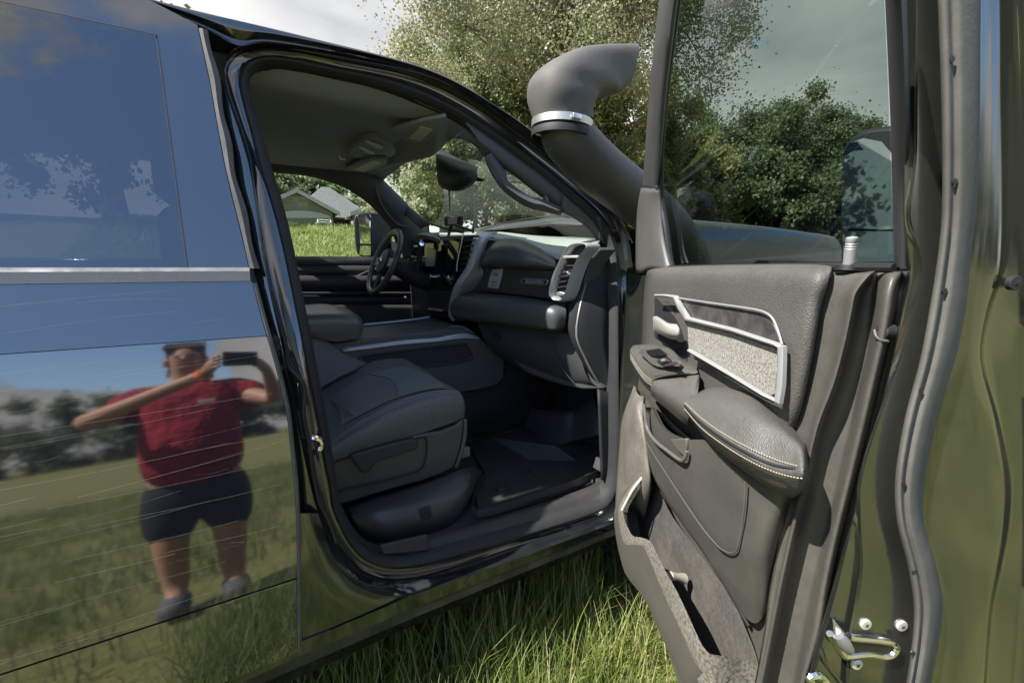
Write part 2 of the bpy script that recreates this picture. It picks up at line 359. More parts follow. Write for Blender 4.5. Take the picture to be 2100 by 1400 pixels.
# --- aperture: rubber seal, painted rebates, rails (loops run up the centre pillar, forward along the roof, down, back along the sill)
L0 = [(700,1040),(690,980),(680,920),(669,850),(655,780),(642,710),(628,640),(616,580),(600,500),(580,420),(557,343),(535,270),(515,200),(510,172),(514,152),(527,139),(560,135),(620,143),(686,157),(760,173),(829,194),(890,218),(943,245),(1000,283),(1050,319),(1110,363),(1157,401),(1195,432),(1221,458),(1243,500),(1249,545),(1251,620),(1252,720),(1253,850),(1253,930),(1249,985),(1234,1018),(1200,1036),(1120,1062),(1040,1085),(960,1108),(900,1125),(850,1138),(800,1141),(760,1127),(730,1098),(712,1068)]
L1 = [(681,1040),(671,980),(660,920),(648,850),(633,780),(620,710),(606,640),(594,580),(577,500),(556,420),(531,343),(513,270),(494,200),(489,165),(497,140),(515,122),(560,116),(620,124),(686,140),(760,154),(829,172),(890,197),(943,226),(1000,262),(1052,298),(1113,342),(1163,382),(1203,416),(1232,448),(1256,496),(1264,545),(1266,620),(1267,720),(1268,850),(1268,930),(1265,990),(1250,1032),(1207,1055),(1120,1083),(1040,1107),(960,1130),(900,1147),(850,1158),(795,1162),(745,1145),(712,1108),(693,1072)]
L2 = [(664,1045),(650,990),(638,925),(624,850),(612,780),(592,710),(575,640),(557,570),(543,500),(531,420),(519,343),(500,270),(475,200),(466,165),(472,132),(498,110),(555,103),(620,110),(686,124),(760,138),(829,154),(893,177),(948,206),(1007,243),(1062,282),(1122,327),(1175,370),(1218,408),(1250,444),(1274,494),(1282,545),(1286,620),(1289,720),(1291,850),(1291,930),(1287,1000),(1264,1047),(1207,1072),(1120,1100),(1040,1125),(960,1152),(900,1170),(850,1182),(790,1185),(738,1165),(700,1120),(678,1082)]
L3 = [(652,1052),(638,1000),(622,930),(606,850),(592,780),(578,710),(562,640),(547,570),(534,500),(524,420),(511,343),(490,270),(466,200),(458,165),(462,122),(488,96),(550,88),(620,94),(688,108),(760,122),(829,139),(896,162),(954,190),(1016,227),(1074,268),(1133,312),(1187,355),(1232,396),(1267,438),(1288,488),(1297,545),(1301,620),(1304,720),(1306,850),(1307,930),(1304,1006),(1272,1060),(1207,1087),(1120,1117),(1040,1146),(960,1174),(900,1194),(845,1214),(785,1220),(725,1196),(688,1152),(668,1100)]
def loop3(L, off): return resample([body(px, py, off) for px, py in L], 180, 3, closed=True)
A0, A1, A2, A3 = loop3(L0, .105), loop3(L1, .085), loop3(L2, .075), loop3(L3, .03)
mid = (A0+A1)/2+np.array([0, -.012, 0]); q1 = A0*.85+A1*.15+np.array([0, -.006, 0]); q2 = A0*.2+A1*.8+np.array([0, -.010, 0])
inn = A0+(A0-A1)*.15+np.array([0, .03, 0])
seal = MB().grid([inn, A0, q1, mid, q2, A1], cv=True).build('door_seal', SEALR, truck)
tag(seal, 'grey rubber weather seal round the front door opening')
body_sh = MB()
g1 = A1*.75+A2*.25+np.array([0, .004, 0]); g2 = A1*.3+A2*.7+np.array([0, .004, 0])
body_sh.grid([A1, g1, g2, A2], cv=True, uv=1)
s1 = A2*.6+A3*.4+np.array([0, -.008, 0])
body_sh.grid([A2, s1, A3], cv=True)
# pillar skin between the rebate and the rear door gap
PL = [(652,1052),(638,1000),(622,930),(606,850),(592,780),(578,710),(562,640),(547,570),(534,500),(524,420),(511,343),(490,270),(466,200),(458,165)]
G = []
for i, q in enumerate(PL):
    b3 = body(*q, .03); z = b3[2]
    G.append([skin(z, seamx(z)-.03, .055), skin(z, seamx(z)+.004, .05), np.array([(seamx(z)+b3[0])/2, Y(z)+.034, z]), b3])
body_sh.grid(G, up=3, uv=1)
# lower pillar: from the rebate's outer curve to the rear door edge and down to the rocker
LP = [(652,1052),(668,1100),(688,1152),(725,1196),(785,1220),(838,1217)]
LQ = [(604,1052),(606,1110),(607,1170),(608,1225),(609,1270),(610,1318)]
body_sh.grid([[body(*b, .012), body((2*b[0]+a[0])/3, (2*b[1]+a[1])/3, .010), body((b[0]+2*a[0])/3, (b[1]+2*a[1])/3, .012), body(*a, .022)] for a, b in zip(LP, LQ)], up=4, uv=2)
# rocker below the door: stepped bands down to the bottom edge
RA = [(560,1330),(610,1312),(700,1273),(838,1217),(900,1194),(960,1174),(1040,1146),(1120,1117),(1207,1087),(1262,1064),(1320,1040)]
def xs(px): return [q[0] for q in px]
def rline(pts, off): return [body(*q, off) for q in pts]
def interp_line(pts, X):
    return [(x, float(np.interp(x, [p[0] for p in pts], [p[1] for p in pts]))) for x in X]
XX = [470, 560, 610, 700, 838, 960, 1080, 1207, 1262, 1330]
T0 = interp_line([(470,1372),(610,1312),(838,1217),(960,1174),(1120,1117),(1262,1064),(1330,1038)], XX)
T1 = [(x, y+7) for x, y in T0]
T2 = interp_line([(470,1412),(610,1346),(838,1250),(1262,1083),(1330,1055)], XX)
T3 = interp_line([(470,1430),(610,1368),(838,1270),(1262,1096),(1330,1068)], XX)
T4 = interp_line([(470,1450),(610,1390),(838,1285),(1262,1106),(1330,1078)], XX)
body_sh.grid([rline(T0, .024), rline(T1, .006), rline(T2, .004)], m=0)
body_sh.grid([rline(T2, .004), rline(T3, -.004), rline(T3, .002), rline(T4, .012), [p+np.array([0, .03, -.02]) for p in rline(T4, .012)], [p+np.array([0, .25, -.02]) for p in rline(T4, .012)]], m=1)
# roof rail and roof
RE = [(-160,-150),(100,-66),(250,-18),(400,22),(485,42),(571,62),(686,90),(800,118),(886,144),(945,172),(1000,206),(1075,256),(1130,299),(1195,353),(1245,405),(1280,460),(1296,500)]
RI = [(-160,-140),(100,-56),(250,-8),(412,56),(488,94),(550,88),(688,108),(760,122),(829,139),(896,162),(954,190),(1016,227),(1074,268),(1133,312),(1187,355),(1245,412),(1288,488)]
edge = [body(px, py, .01) for px, py in RE]; inner_e = [body(px, py, .028) for px, py in RI]
gut = [a*.55+b*.45+np.array([0, -.012, 0]) for a, b in zip(edge, inner_e)]
gut2 = [a*.25+b*.75+np.array([0, .004, 0]) for a, b in zip(edge, inner_e)]
body_sh.grid([inner_e, gut2, gut, edge], up=2, uv=5)
rf = []
for k_, (dy, dz) in enumerate(((0, 0), (.05, .006), (.15, .016), (.45, .03), (.8, .034))):
    rf.append([np.array([p[0]+(.0 if p[0] < .5 else 0), p[1]+dy, p[2]+dz]) for p in edge[:11]])
rfm = [[np.array([p[0], 1.96-p[1], p[2]]) for p in row] for row in rf]
body_sh.grid(rf+rfm[::-1], uv=2)
# roof carried back over the rear of the cab, and the cab's back
BK = edge[0][0]-1.2
body_sh.grid([[np.array([x, yy, 2.03+zz_]) for yy, zz_ in ((.2, 0), (.35, .025), (.98, .04), (1.6, .025), (1.76, 0))] for x in (BK, edge[0][0]+.02)], up=3, uv=3)
body_sh.grid([[np.array([-1.62, yy, z]) for yy in (Y(min(z, 2.0))+.02, 1.96-Y(min(z, 2.0)))] for z in (.55, 1.3, 1.50)])
for (ya, yb) in ((.0, .3), (1.66, 1.96)): body_sh.box((-1.62, (ya+yb)/2+.0, 1.76), (.05, .25, .5))
tagb = body_sh.build('body_shell', [PAINTC, mat('grimy_rocker', (.010, .010, .010), .2, noise=(9, .5, (.04, .04, .035)), rough_noise=(12, .1, .4))], truck, angle=50)
# far side of the body, with the two window openings
fs = MB(); YF = lambda z: 1.99-Y(z)
for (z0, z1, x0, x1) in ((.45, 1.33, -1.6, 1.1), (1.33, 1.47, -1.6, 1.1)):
    fs.grid([[np.array([x, YF(z), z]) for x in (x0, x1)] for z in np.linspace(z0, z1, 8)])
for x0, x1 in ((-1.62, -1.25), (-.19, -.02)):
    fs.grid([[np.array([x, YF(z), z]) for x in (x0, x1)] for z in np.linspace(1.47, 2.02, 6)])
fs.build('driver_side_body', PAINTC, truck, thick=.03, off=0)
# --- hood, fender, grille end
hd = MB()
prof = [(.03, 1.10), (-.02, 1.30), (.0, 1.48), (.03, 1.62), (.08, 1.672), (.22, 1.665), (.42, 1.654), (.62, 1.658), (.98, 1.662)]
full = prof+[(1.98-y, z) for y, z in reversed(prof[:-1])]
hx = [1.16, 1.5, 1.9, 2.4, 2.8, 2.95]; dz = [.0, .0, .0, -.01, -.035, -.20]; sh = [0, 0, 0, .01, .04, .12]
hd.grid([[np.array([x, y+(s_ if y < .98 else -s_)*(1 if abs(y-.98) > .1 else 0), z+d*(1 if z > 1.4 else .3)]) for y, z in full] for x, d, s_ in zip(hx, dz, sh)], up=3, uv=3)
hd.grid([[np.array([2.95, .12, .7]), np.array([2.95, 1.86, .7])], [np.array([2.99, .12, 1.1]), np.array([2.99, 1.86, 1.1])], [np.array([2.95, .16, 1.5]), np.array([2.95, 1.82, 1.5])]])
hd.build('hood', PAINTC, truck)
wa = []
for (r_, o_) in ((.47, .02), (.50, -.02), (.56, -.03), (.66, .0)):
    wa.append([np.array([1.58+r_*math.cos(t), Y(.9)+.02+o_-.05, .56+r_*math.sin(t)]) for t in np.linspace(R(5), R(145), 24)])
fd = MB().grid(wa); fd.grid([[np.array([x, .03, z]) for x in (1.14, 2.9)] for z in (1.0, 1.2)])
fd.build('front_fender', PAINTC, truck)
# --- front wheel
def wheel(cx, cy, cz, r, w, side):
    o = MB(); ax = (0, side, 0)
    o.lathe((cx, cy, cz), ax, [(-w/2, .26), (-w/2+.02, r-.05), (-w/2+.04, r-.015), (-w/4, r), (0, r+.002), (w/4, r), (w/2-.04, r-.015), (w/2-.02, r-.05), (w/2, .26), (w/2-.04, .24), (-w/2, .24), (-w/2, .26)], seg=48)
    for k in range(36):
        a = k*math.tau/36; c, s_ = math.cos(a), math.sin(a); rot = np.array([[c, 0, -s_], [0, 1, 0], [s_, 0, c]])
        for yy, st in ((-.36, .3), (-.12, 0), (.12, .5), (.36, .2)):
            aa = a+st*math.tau/36; c, s_ = math.cos(aa), math.sin(aa); rot = np.array([[c, 0, -s_], [0, 1, 0], [s_, 0, c]])
            o.box((cx+(r+.004)*c, cy+yy*w, cz+(r+.004)*s_), (.022, w*.19, .045), rot=rot)
    wh = o.build('front_wheel', TYRE, truck)
    rm = MB().lathe((cx, cy, cz), ax, [(w/2-.035, .245), (w/2-.02, .235), (w/2-.05, .2), (w/2-.03, .09), (w/2-.02, .0)], seg=32)
    for k in range(8):
        a = k*math.tau/8; rm.box((cx+.15*math.cos(a), cy-(w/2-.03) if side < 0 else cy+(w/2-.03), cz+.15*math.sin(a)), (.03, .02, .03))
    rm.build('rim', SILVD, wh); return wh
wheel(1.50, .0, .54, .455, .30, -1)
# --- snorkel along the windscreen pillar
snk = MB()
cpt = [hit(1155, 250, 'y', -.03), hit(1168, 285, 'y', -.03), hit(1225, 345, 'y', -.02), hit(1300, 405, 'y', -.01), hit(1372, 470, 'y', .0), hit(1420, 560, 'y', .02)]
path = cr1(np.array(cpt), 5); rad = np.interp(np.linspace(0, 1, len(path)), [0, .12, .4, 1], [.071, .082, .088, .09])
snk.tube(path, rad, seg=20, flat=.88)
snorkel = snk.build('snorkel', mat('snorkel_plastic', (.04, .04, .044), .5, noise=(8, .3, (.06, .059, .06)), bump=('noise', 600, .3, .0012)), truck, angle=60)
tag(snorkel, 'raised black air intake snorkel with an open ram head')
hc = MB()
HR = [  # traced ring centres of the intake head: (left px, left py, right px, right py)
 (1108,262,1203,250),(1103,236,1203,228),(1098,195,1203,214),(1099,158,1210,206),(1122,130,1228,201),(1165,109,1244,198),(1215,99,1254,196),(1260,97,1262,193),(1288,97,1268,186)]
rings = []
for k_, (ax_, ay, bx, by) in enumerate(HR):
    a3 = hit(ax_, ay, 'y', -.03); b3 = hit(bx, by, 'y', -.03); c3 = (a3+b3)/2; u = (b3-a3)/2; w = np.array([0, np.linalg.norm(u)*(.95 if k_ < 3 else .85), 0])
    e_ = .5 if k_ > 4 else (.7 if k_ > 1 else 1.0)
    rings.append([c3+u*(abs(math.cos(t))**e_*np.sign(math.cos(t)))+w*(abs(math.sin(t))**e_*np.sign(math.sin(t))) for t in np.linspace(0, math.tau, 28, endpoint=False)])
rings.append([r_+(np.mean(rings[-1], axis=0)-r_)*.07 for r_ in np.array(rings[-1])])
rings.append([r_+(np.mean(rings[5], axis=0)-np.mean(rings[-2], axis=0))*.8 for r_ in np.array(rings[-1])])
hc.grid(rings[:-2], cv=True, up=3); hc.grid(rings[-3:], cv=True)
tag(hc.build('intake_head', mat('sun_faded_plastic', (.06, .059, .057), .7, noise=[(6, .45, (.10, .094, .087)), (90, .25, (.06, .058, .056))], bump=('noise', 350, .5, .002)), snorkel, angle=60), 'faded grey intake head facing forward')
cl = MB(); c0 = hit(1153, 241, 'y', -.03); rr = np.linalg.norm(hit(1202, 240, 'y', -.03)-hit(1105, 244, 'y', -.03))/2
cl.lathe(c0+np.array([0, 0, -.022]), (0.05, 0, 1), [(-.011, rr*.97), (-.010, rr*1.02), (.010, rr*1.02), (.011, rr*.97)], seg=40)
MB().lathe(c0+np.array([0, 0, -.05]), (0.05, 0, 1), [(-.010, rr*.99), (-.008, rr*1.015), (.006, rr*1.015), (.012, rr*.99)], seg=40).build('tube_collar', PLASTD, snorkel)
sb = MB().box(c0+np.array([-.02, -rr*1.03, -.022]), (.03, .012, .014)).build('clamp_screw', CHROME, snorkel, bevel=.002)
cl.build('hose_clamp', mat('brushed_band', (.55, .54, .50), .38, metal=.85, noise=(30, .5, (.30, .30, .28))), snorkel)
# ------------------------------------------------------------------ roof lining, far side trim, windscreen
hl = MB()
topi = [i for i, p in enumerate(A0) if p[2] > 1.86 and p[0] < .66 and p[0] > -.01]
seg_near = resample([A0[i]+np.array([0, .012, .006]) for i in topi], 14)
rows = []
for p in seg_near:
    rows.append([p, np.array([p[0], p[1]+.10, min(p[2]+.045, 1.985)]), np.array([p[0], .60, min(2.01, p[2]+.07)]), np.array([p[0], .98, min(2.015, p[2]+.075)]), np.array([p[0], 1.4, min(2.01, p[2]+.06)]), np.array([p[0], 1.68, min(1.975, p[2]+.03)]), np.array([p[0], 1.76, min(1.95, p[2])])])
back = [[q+np.array([-1.35, 0, 0]) for q in rows[0]]]
back[0] = [np.array([-1.55, q[1], min(q[2], 1.9)+.04]) for q in rows[0]]
hl_rows = back+[[np.array([-.3, q[1], q[2]]) for q in rows[0]]]+rows
headliner = MB().grid(hl_rows, uv=3).build('headliner', HEADL, truck, thick=.006, off=0)
# header: from the headliner's front edge to the windscreen's top edge, traced on the header plane
HT = [(757,357),(775,350),(800,341),(830,332),(860,325),(885,318),(896,306),(908,294),(926,283),(945,284),(965,292),(985,305),(1000,322)]
HX = .66
def near_hdr(y): return np.array([HX, y, 0])
# overhead console lamps and visor labels, laid on the lining
def onlining(px, py, dz=0): return hit(px, py, 'z', 1.968+dz)
def label_on(name, pts, m, par, z=1.962, lab=None):
    o = MB().loop_prism([hit(a, b, 'z', z) for a, b in pts], (0, 0, .004)).build(name, m, par, smooth=False)
    if lab: tag(o, lab)
    return o
visor1 = MB().loop_prism(outline([(800,268),(900,240),(925,252),(868,296),(838,292)], 'z', 1.968, 2), (0, 0, .014)).build('sun_visor', HEADL, truck, bevel=.004)
label_on('warning_label', [(861,261),(887,267),(862,290),(838,284)], STRAW, visor1, 1.964)
visor2 = MB().loop_prism(outline([(705,350),(765,324),(800,330),(760,352)], 'z', 1.968, 2), (0, 0, .014)).build('sun_visor', HEADL, truck, bevel=.004)
label_on('warning_label', [(725,348),(764,330),(783,334),(746,353)], STRAW, visor2, 1.964)
ovc = MB().loop_prism(outline([(712,318),(735,292),(770,284),(800,300),(812,316),(790,326),(745,328)], 'z', 1.985, 3), (0, 0, .03)).build('overhead_console', HEADL, truck, bevel=.006)
for pts in ([(748,290),(756,291),(786,302),(783,306),(772,304)], [(735,302),(742,303),(768,315),(766,318),(755,315)]):
    MB().loop_prism([hit(a, b, 'z', 1.9765) for a, b in pts], (0, 0, .004)).build('map_lamp', LENS, ovc, smooth=False)
MB().tube([hit(a, b, 'z', 1.955) for a, b in ((696,320),(698,326),(708,328))], .003, seg=6).build('lamp_switch', LENS, ovc)
# windscreen glass and cowl
WT = [(740,360,.60,'x'),(757,357,.60,'x'),(800,341,.61,'x'),(860,325,.62,'x'),(908,294,.65,'x'),(955,280,.15,'B'),(1080,372,.13,'B')]
WB = [(860,470,1.02,'x'),(900,478,1.13,'x'),(985,475,1.22,'x'),(1026,473,1.25,'x'),(1090,480,1.25,'x'),(1150,484,1.22,'x'),(1240,500,1.10,'x')]
wa_ = [P(t, 'x') for t in WT]; wb_ = [P(t, 'x') for t in WB]
wsg = [[a*(1-t)+b*t+np.array([.05, 0, .03])*math.sin(math.pi*t) for a, b in zip(wa_, wb_)] for t in np.linspace(0, 1, 6)]
wscreen = MB().grid(wsg, up=2, uv=2).build('windscreen', GL_WIND, truck, thick=.005, off=0)
# near pillar trim: between the door seal and the windscreen's inner edge, with the grab handle standing off it
TI = [(905,310),(926,283),(945,284),(965,292),(985,305),(1000,322),(1012,352),(1033,383),(1060,405),(1095,423),(1140,433),(1180,450),(1208,470),(1226,492)]
TO = [(829,194),(870,212),(900,225),(943,247),(975,268),(1010,292),(1050,321),(1085,347),(1110,365),(1135,385),(1157,403),(1195,434),(1221,460),(1243,500)]
hole = [(1032,345),(1042,350),(1070,372),(1095,390),(1112,404),(1118,409),(1108,413),(1090,408),(1070,398),(1048,385),(1036,372),(1031,355)]
rowo = [body(px, py, .112) for px, py in TO]; rowi = [body(px, py, .112+.10) for px, py in TI]
ptm = MB()
mid1 = [a*.62+b*.38+np.array([0, -.012, 0]) for a, b in zip(rowo, rowi)]
# outer part stops short of the hand hole; the hole is left open between two strips
HO = [(985,300),(1000,305),(1040,335),(1060,350),(1082,365),(1104,383),(1124,402),(1150,424)]
HI = [(1000,322),(1012,352),(1033,383),(1060,405),(1080,417),(1095,423),(1118,428),(1150,436)]
outer_hole = [(1000,310),(1031,338),(1045,349),(1060,359),(1078,373),(1097,389),(1116,404),(1150,428)]
inner_hole = [(1003,318),(1029,352),(1036,374),(1050,387),(1068,399),(1088,409),(1108,414),(1150,432)]
to2 = [(950,250),(985,274),(1010,292),(1030,306),(1050,321),(1085,347),(1110,365),(1150,398)]
ptm.grid([[body(px, py, o) for px, py in L_] for L_, o in ((to2, .112), ([((a[0]+b[0])/2, (a[1]+b[1])/2) for a, b in zip(to2, outer_hole)], .118), (outer_hole, .145))], up=2, uv=4)
ptm.grid([[body(px, py, o) for px, py in L_] for L_, o in ((inner_hole, .125), ([((a[0]+b[0])/2, (a[1]+b[1])/2) for a, b in zip(inner_hole, HI)], .105), (HI, .13))], up=2, uv=4)
HA = [(790,182),(829,194),(870,212),(900,225),(930,240),(952,252)]; HC = [(757,357,.60),(800,341,.61),(860,325,.62),(885,318,.63),(908,294,.65),(928,283,.67)]
ha = [body(px, py, .112) for px, py in HA]; hc_ = [hit(px, py, 'x', x) for px, py, x in HC]
MB().grid([ha, [a*.6+b*.4+np.array([0, 0, .03]) for a, b in zip(ha, hc_)], [a*.2+b*.8+np.array([0, 0, .02]) for a, b in zip(ha, hc_)], hc_, [p+np.array([.03, 0, .02]) for p in hc_]], up=4, uv=4).build('windscreen_header', HEADL, truck, thick=.005, off=0, angle=80)
b3_ = [(926,283),(945,284),(965,292),(985,305),(1000,322),(1001,318)]; a3_ = [(950,262),(960,266),(972,276),(985,290),(998,305),(1000,312)]
ptm.grid([[body(px, py, .145) for px, py in a3_], [body(px, py, .17) for px, py in b3_]], up=2, uv=3)
a4 = [(1150,398),(1195,434),(1221,460),(1243,500)]; b4 = [(1150,434),(1180,450),(1208,470),(1226,492)]
ptm.grid([[body(px, py, .112) for px, py in a4], [body(px, py, .135) for px, py in b4]], up=3, uv=3)
pillar_t = ptm.build('windscreen_pillar_trim', TRIMG, truck, thick=.012, off=1, angle=60)
gh = MB(); gp = resample([body(px, py, .118) for px, py in ((1012,330),(1018,350),(1030,372),(1048,391),(1070,404),(1092,414),(1112,419),(1122,413),(1116,402))], 30, 3)
gh.tube(gp, .0095, seg=10); gh.build('grab_handle', TRIMG, truck)
gs = MB(); gs.tube(resample([body(px, py, .108) for px, py in ((1033,352),(1037,370),(1052,385),(1075,398),(1095,407),(1108,410))], 24, 3), .003, seg=6); gs.build('handle_trim', SILVD, truck)
# driver's side: door with window opening, pillar trim, side mirror
YD = 1.72
dw = [(540,340),(557,348),(600,352),(650,361),(690,374),(725,392),(760,418),(785,444),(800,462),(812,490),(822,512),(826,530)]
far_o = [(530,300),(557,318),(600,324),(650,333),(700,345),(745,352),(775,362),(800,385),(830,415),(860,450),(880,480),(885,530)]
dfm = MB()
dfm.grid([[hit(px, py, 'y', 1.70+.05*min(1, max(0, (py-340)/190))) for px, py in dw], [hit((a[0]+b[0])/2, (a[1]+b[1])/2, 'y', 1.67) for a, b in zip(dw, far_o)], [hit(px, py, 'y', 1.66) for px, py in far_o]], up=3, uv=3)
dfm.build('driver_pillar_trim', TRIMG, truck, thick=.02, off=-1)
rc = [(775,392),(783,402),(800,420),(818,438),(840,452),(850,458),(838,462),(820,460),(800,442),(786,418)]
MB().loop_prism([hit(a, b, 'y', 1.655) for a, b in rc], (0, .012, 0)).build('handle_recess', PLASTD, truck, bevel=.003)
MB().tube(resample([hit(a, b, 'y', 1.65) for a, b in ((768,375),(772,392),(782,418),(796,440),(812,457),(828,464),(848,462))], 20, 3), .007, seg=8).build('grab_handle', TRIMG, truck)
# driver's windscreen pillar outer strip to the screen
MB().grid([[hit(a, b, 'x', .80) for a, b in ((762,356),(800,390),(840,425),(880,458))], [hit(a, b, 'x', .78) for a, b in ((745,352),(775,385),(815,425),(860,468))]], up=3, uv=3).build('screen_edge_trim', TRIMG, truck, thick=.012)
# driver door inner panel
drv = MB()
def yq(pts, y): return [hit(a, b, 'y', y) for a, b in pts]
XL = (520, 620, 700, 800, 900, 1000)
for y0, y1, ya, yb in ((529, 545, 1.80, 1.765), (545, 565, 1.765, 1.76), (565, 598, 1.74, 1.74), (598, 605, 1.73, 1.73), (605, 625, 1.74, 1.72), (625, 720, 1.72, 1.70), (720, 860, 1.70, 1.70)):
    drv.grid([yq([(x, y0) for x in XL], ya), yq([(x, y1) for x in XL], yb)], uv=2)
driver_door = drv.build('driver_door', PLAST, truck, thick=.03, off=0)
for pts in (((560,567),(700,567),(732,566),(760,553),(800,548)), ((560,596),(640,595),(728,594))):
    MB().tube(yq(pts, 1.735), .0035, seg=6).build('trim_line', SILVD, driver_door)
MB().loop_prism(yq(((600,606),(655,606),(662,618),(655,626),(600,628)), 1.70), (0, .03, 0)).build('armrest', PLAST, driver_door, bevel=.006)
MB().loop_prism(yq(((560,352),(600,354),(650,363),(700,383),(745,408),(785,446),(812,490),(825,529),(540,529),(540,352)), 1.80), (0, .004, 0)).build('window_glass', GL_FAR, driver_door, smooth=False)
MB().tube(yq(((540,529.5),(700,529.5),(830,530)), 1.79), .006, seg=6).build('belt_seal', PLASTD, driver_door)
# driver's mirror
dm = MB().loop_prism(outline([(724,452),(727,441),(737,436),(765,435),(774,440),(779,470),(783,500),(782,520),(774,528),(750,528),(733,524),(727,505)], 'y', 2.12, 2), (.10, .06, 0)).build('side_mirror', PLAST, truck, bevel=.012)
tag(dm, 'driver side towing mirror seen through the cab')
MIR = mat('mirror_glass', (.75, .77, .78), .02, metal=1)
def mirror_face(name, pts, xk, slope, m_, par):
    A = [hit(a, b, 'x', xk) for a, b in pts]; yc = np.mean([p[1] for p in A]); A = [p+np.array([slope*(p[1]-yc), 0, 0]) for p in A]
    return MB().loop_prism(A, (.004, 0, 0)).build(name, m_, par, smooth=False)
mirror_face('mirror_glass', [(728,455),(731,443),(738,440),(757,440),(760,445),(760,500),(727,499)], .60, 0, MIR, dm)
mirror_face('blind_spot_mirror', [(728,504),(760,504),(760,524),(746,524),(735,520),(730,512)], .60, 0, MIR, dm)
MB().tube([hit(775, 520, 'y', 2.12)+np.array([.05, 0, 0]), hit(830, 535, 'y', 1.85)+np.array([.05, 0, 0])], .025, seg=8).build('mirror_arm', PLAST, dm)
# ------------------------------------------------------------------ dashboard
def dx(px): return .92-(1170-px)*.00068
def dpt(px, py, o=0): return hit(px, py, 'x', dx(px)+o)
def dgrid(mb, rows, m=0, up=3, uv=3): mb.grid([[dpt(*t) for t in r_] for r_ in rows], m, up=up, uv=uv)
def dplate(name, pts, o, dep, m, par, bevel=.003, smooth=0, **kw):
    A = [dpt(q[0], q[1], o) for q in pts]
    if smooth: A = resample(A, len(A)*smooth, smooth, closed=True)
    return MB().loop_prism(A, (dep, 0, 0)).build(name, m, par, bevel=bevel, **kw)
db = MB()
back = [(985,494),(1026,496),(1066,498),(1104,515),(1138,539),(1160,540),(1200,522),(1222,506),(1232,512),(1210,540),(1200,575),(1188,640),(1184,692),(1205,745),(1236,797),(1194,798),(1150,788),(1080,765),(1010,700),(978,660),(930,656),(925,630),(940,590),(962,560),(975,500)]
db.loop_prism([dpt(a, b, .045) for a, b in back], (.08, 0, 0))
dash = db.build('dashboard', DASHM, truck, bevel=.006)
dt = MB(); dt.grid([[hit(px, py, 'x', x) for px, py, x in r_] for r_ in (
    [(880,478,1.12),(985,475,1.22),(1026,473,1.25),(1090,480,1.25),(1150,484,1.22),(1228,489,1.14)],
    [(870,483,.90),(982,480,1.0),(1026,480,1.05),(1080,487,1.06),(1140,497,1.05),(1222,500,1.02)],
    [(868,488,.80),(978,488,.83),(1022,490,.86),(1064,493,.89),(1106,511,.92),(1150,535,.95)])], up=4, uv=3)
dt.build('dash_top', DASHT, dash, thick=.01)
up_ = MB(); dgrid(up_, [
    [(994,514,.06),(1020,491,.05),(1064,491,.05),(1102,506,.05),(1138,531,.05)],
    [(989,526,.01),(1014,504,-.01),(1062,503,-.015),(1102,519,-.005),(1139,536,.02)],
    [(987,540,.0),(1014,527,-.03),(1062,529,-.035),(1102,536,-.02),(1139,543,.0)],
    [(990,547,.005),(1016,543,-.02),(1063,547,-.025),(1101,549,-.01),(1139,549,.0)],
    [(998,550,.04),(1018,550,.02),(1064,554,.02),(1100,556,.02),(1139,555,.03)]], up=4, uv=4)
up_.build('upper_glovebox_lid', DASHM, dash)
bp = dplate('trim_panel', [(1005,547),(1068,551),(1141,556),(1134,585),(1126,612),(1060,604),(975,595),(988,570)], .012, .03, mat('glossy_dash_trim', (.028, .029, .03), .3, noise=(40, .2, (.045, .045, .045))), dash)
def text_on(name, txt, o, ux, uy, size, depth, m, par, align='CENTER', shear=0):
    cu = bpy.data.curves.new(name, 'FONT'); cu.body = txt; cu.size = size; cu.extrude = depth; cu.align_x = align; cu.align_y = 'CENTER'; cu.resolution_u = 2
    t = bpy.data.objects.new(name, cu); COL.objects.link(t); bpy.context.view_layer.update()
    me = bpy.data.meshes.new_from_object(t.evaluated_get(bpy.context.evaluated_depsgraph_get())); bpy.data.objects.remove(t); bpy.data.curves.remove(cu)
    ux = Vector(ux).normalized(); uy = Vector(uy); uy = (uy-ux*uy.dot(ux)).normalized(); uz = ux.cross(uy)
    X = Matrix(((ux.x, uy.x, uz.x, o[0]), (ux.y, uy.y, uz.y, o[1]), (ux.z, uy.z, uz.z, o[2]), (0, 0, 0, 1)))
    me.transform(X); me.materials.clear(); me.materials.append(m)
    ob = bpy.data.objects.new(name, me); COL.objects.link(ob)
    if par: put(ob, par)
    return ob
def seg_dir(a, b): return np.asarray(b)-np.asarray(a)
bg_ = dplate('badge', [(1072,570),(1120,573),(1124,576),(1121,584),(1117,586),(1071,583),(1067,580),(1069,572)], .006, .006, SILVD, dash, bevel=.0015)
dplate('badge_field', [(1074,572),(1119,575),(1121,577),(1118,583),(1115,584),(1072,581),(1070,579),(1072,573)], .0045, .003, PLASTD, bg_, bevel=0)
w_ = seg_dir(dpt(1072,577), dpt(1120,580)); h_ = seg_dir(dpt(1096,586), dpt(1096,571))
tx = text_on('badge_lettering', 'BIGHORN', dpt(1095.5, 578.4, .003), w_, h_, .021, .0008, SILV, bg_)
tw = max(v.co.length for v in tx.data.vertices)
st_ = dplate('silver_sticker', [(1010,553),(1031,551),(1030,562),(1022,592),(1000,589),(1003,572)], .009, .002, mat('sticker_silver', (.5, .5, .5), .35, metal=.5, noise=(300, .5, (.12, .12, .12))), dash, bevel=0)
for (s_, cx, cy, z) in (('CW', 1016, 563, .020), ('MILLERS', 1013, 578, .0075), ('SERVICE', 1012, 585, .0075)):
    text_on('sticker_lettering', s_, dpt(cx, cy, .0075), w_, h_, z, .0004, PLASTD, st_)
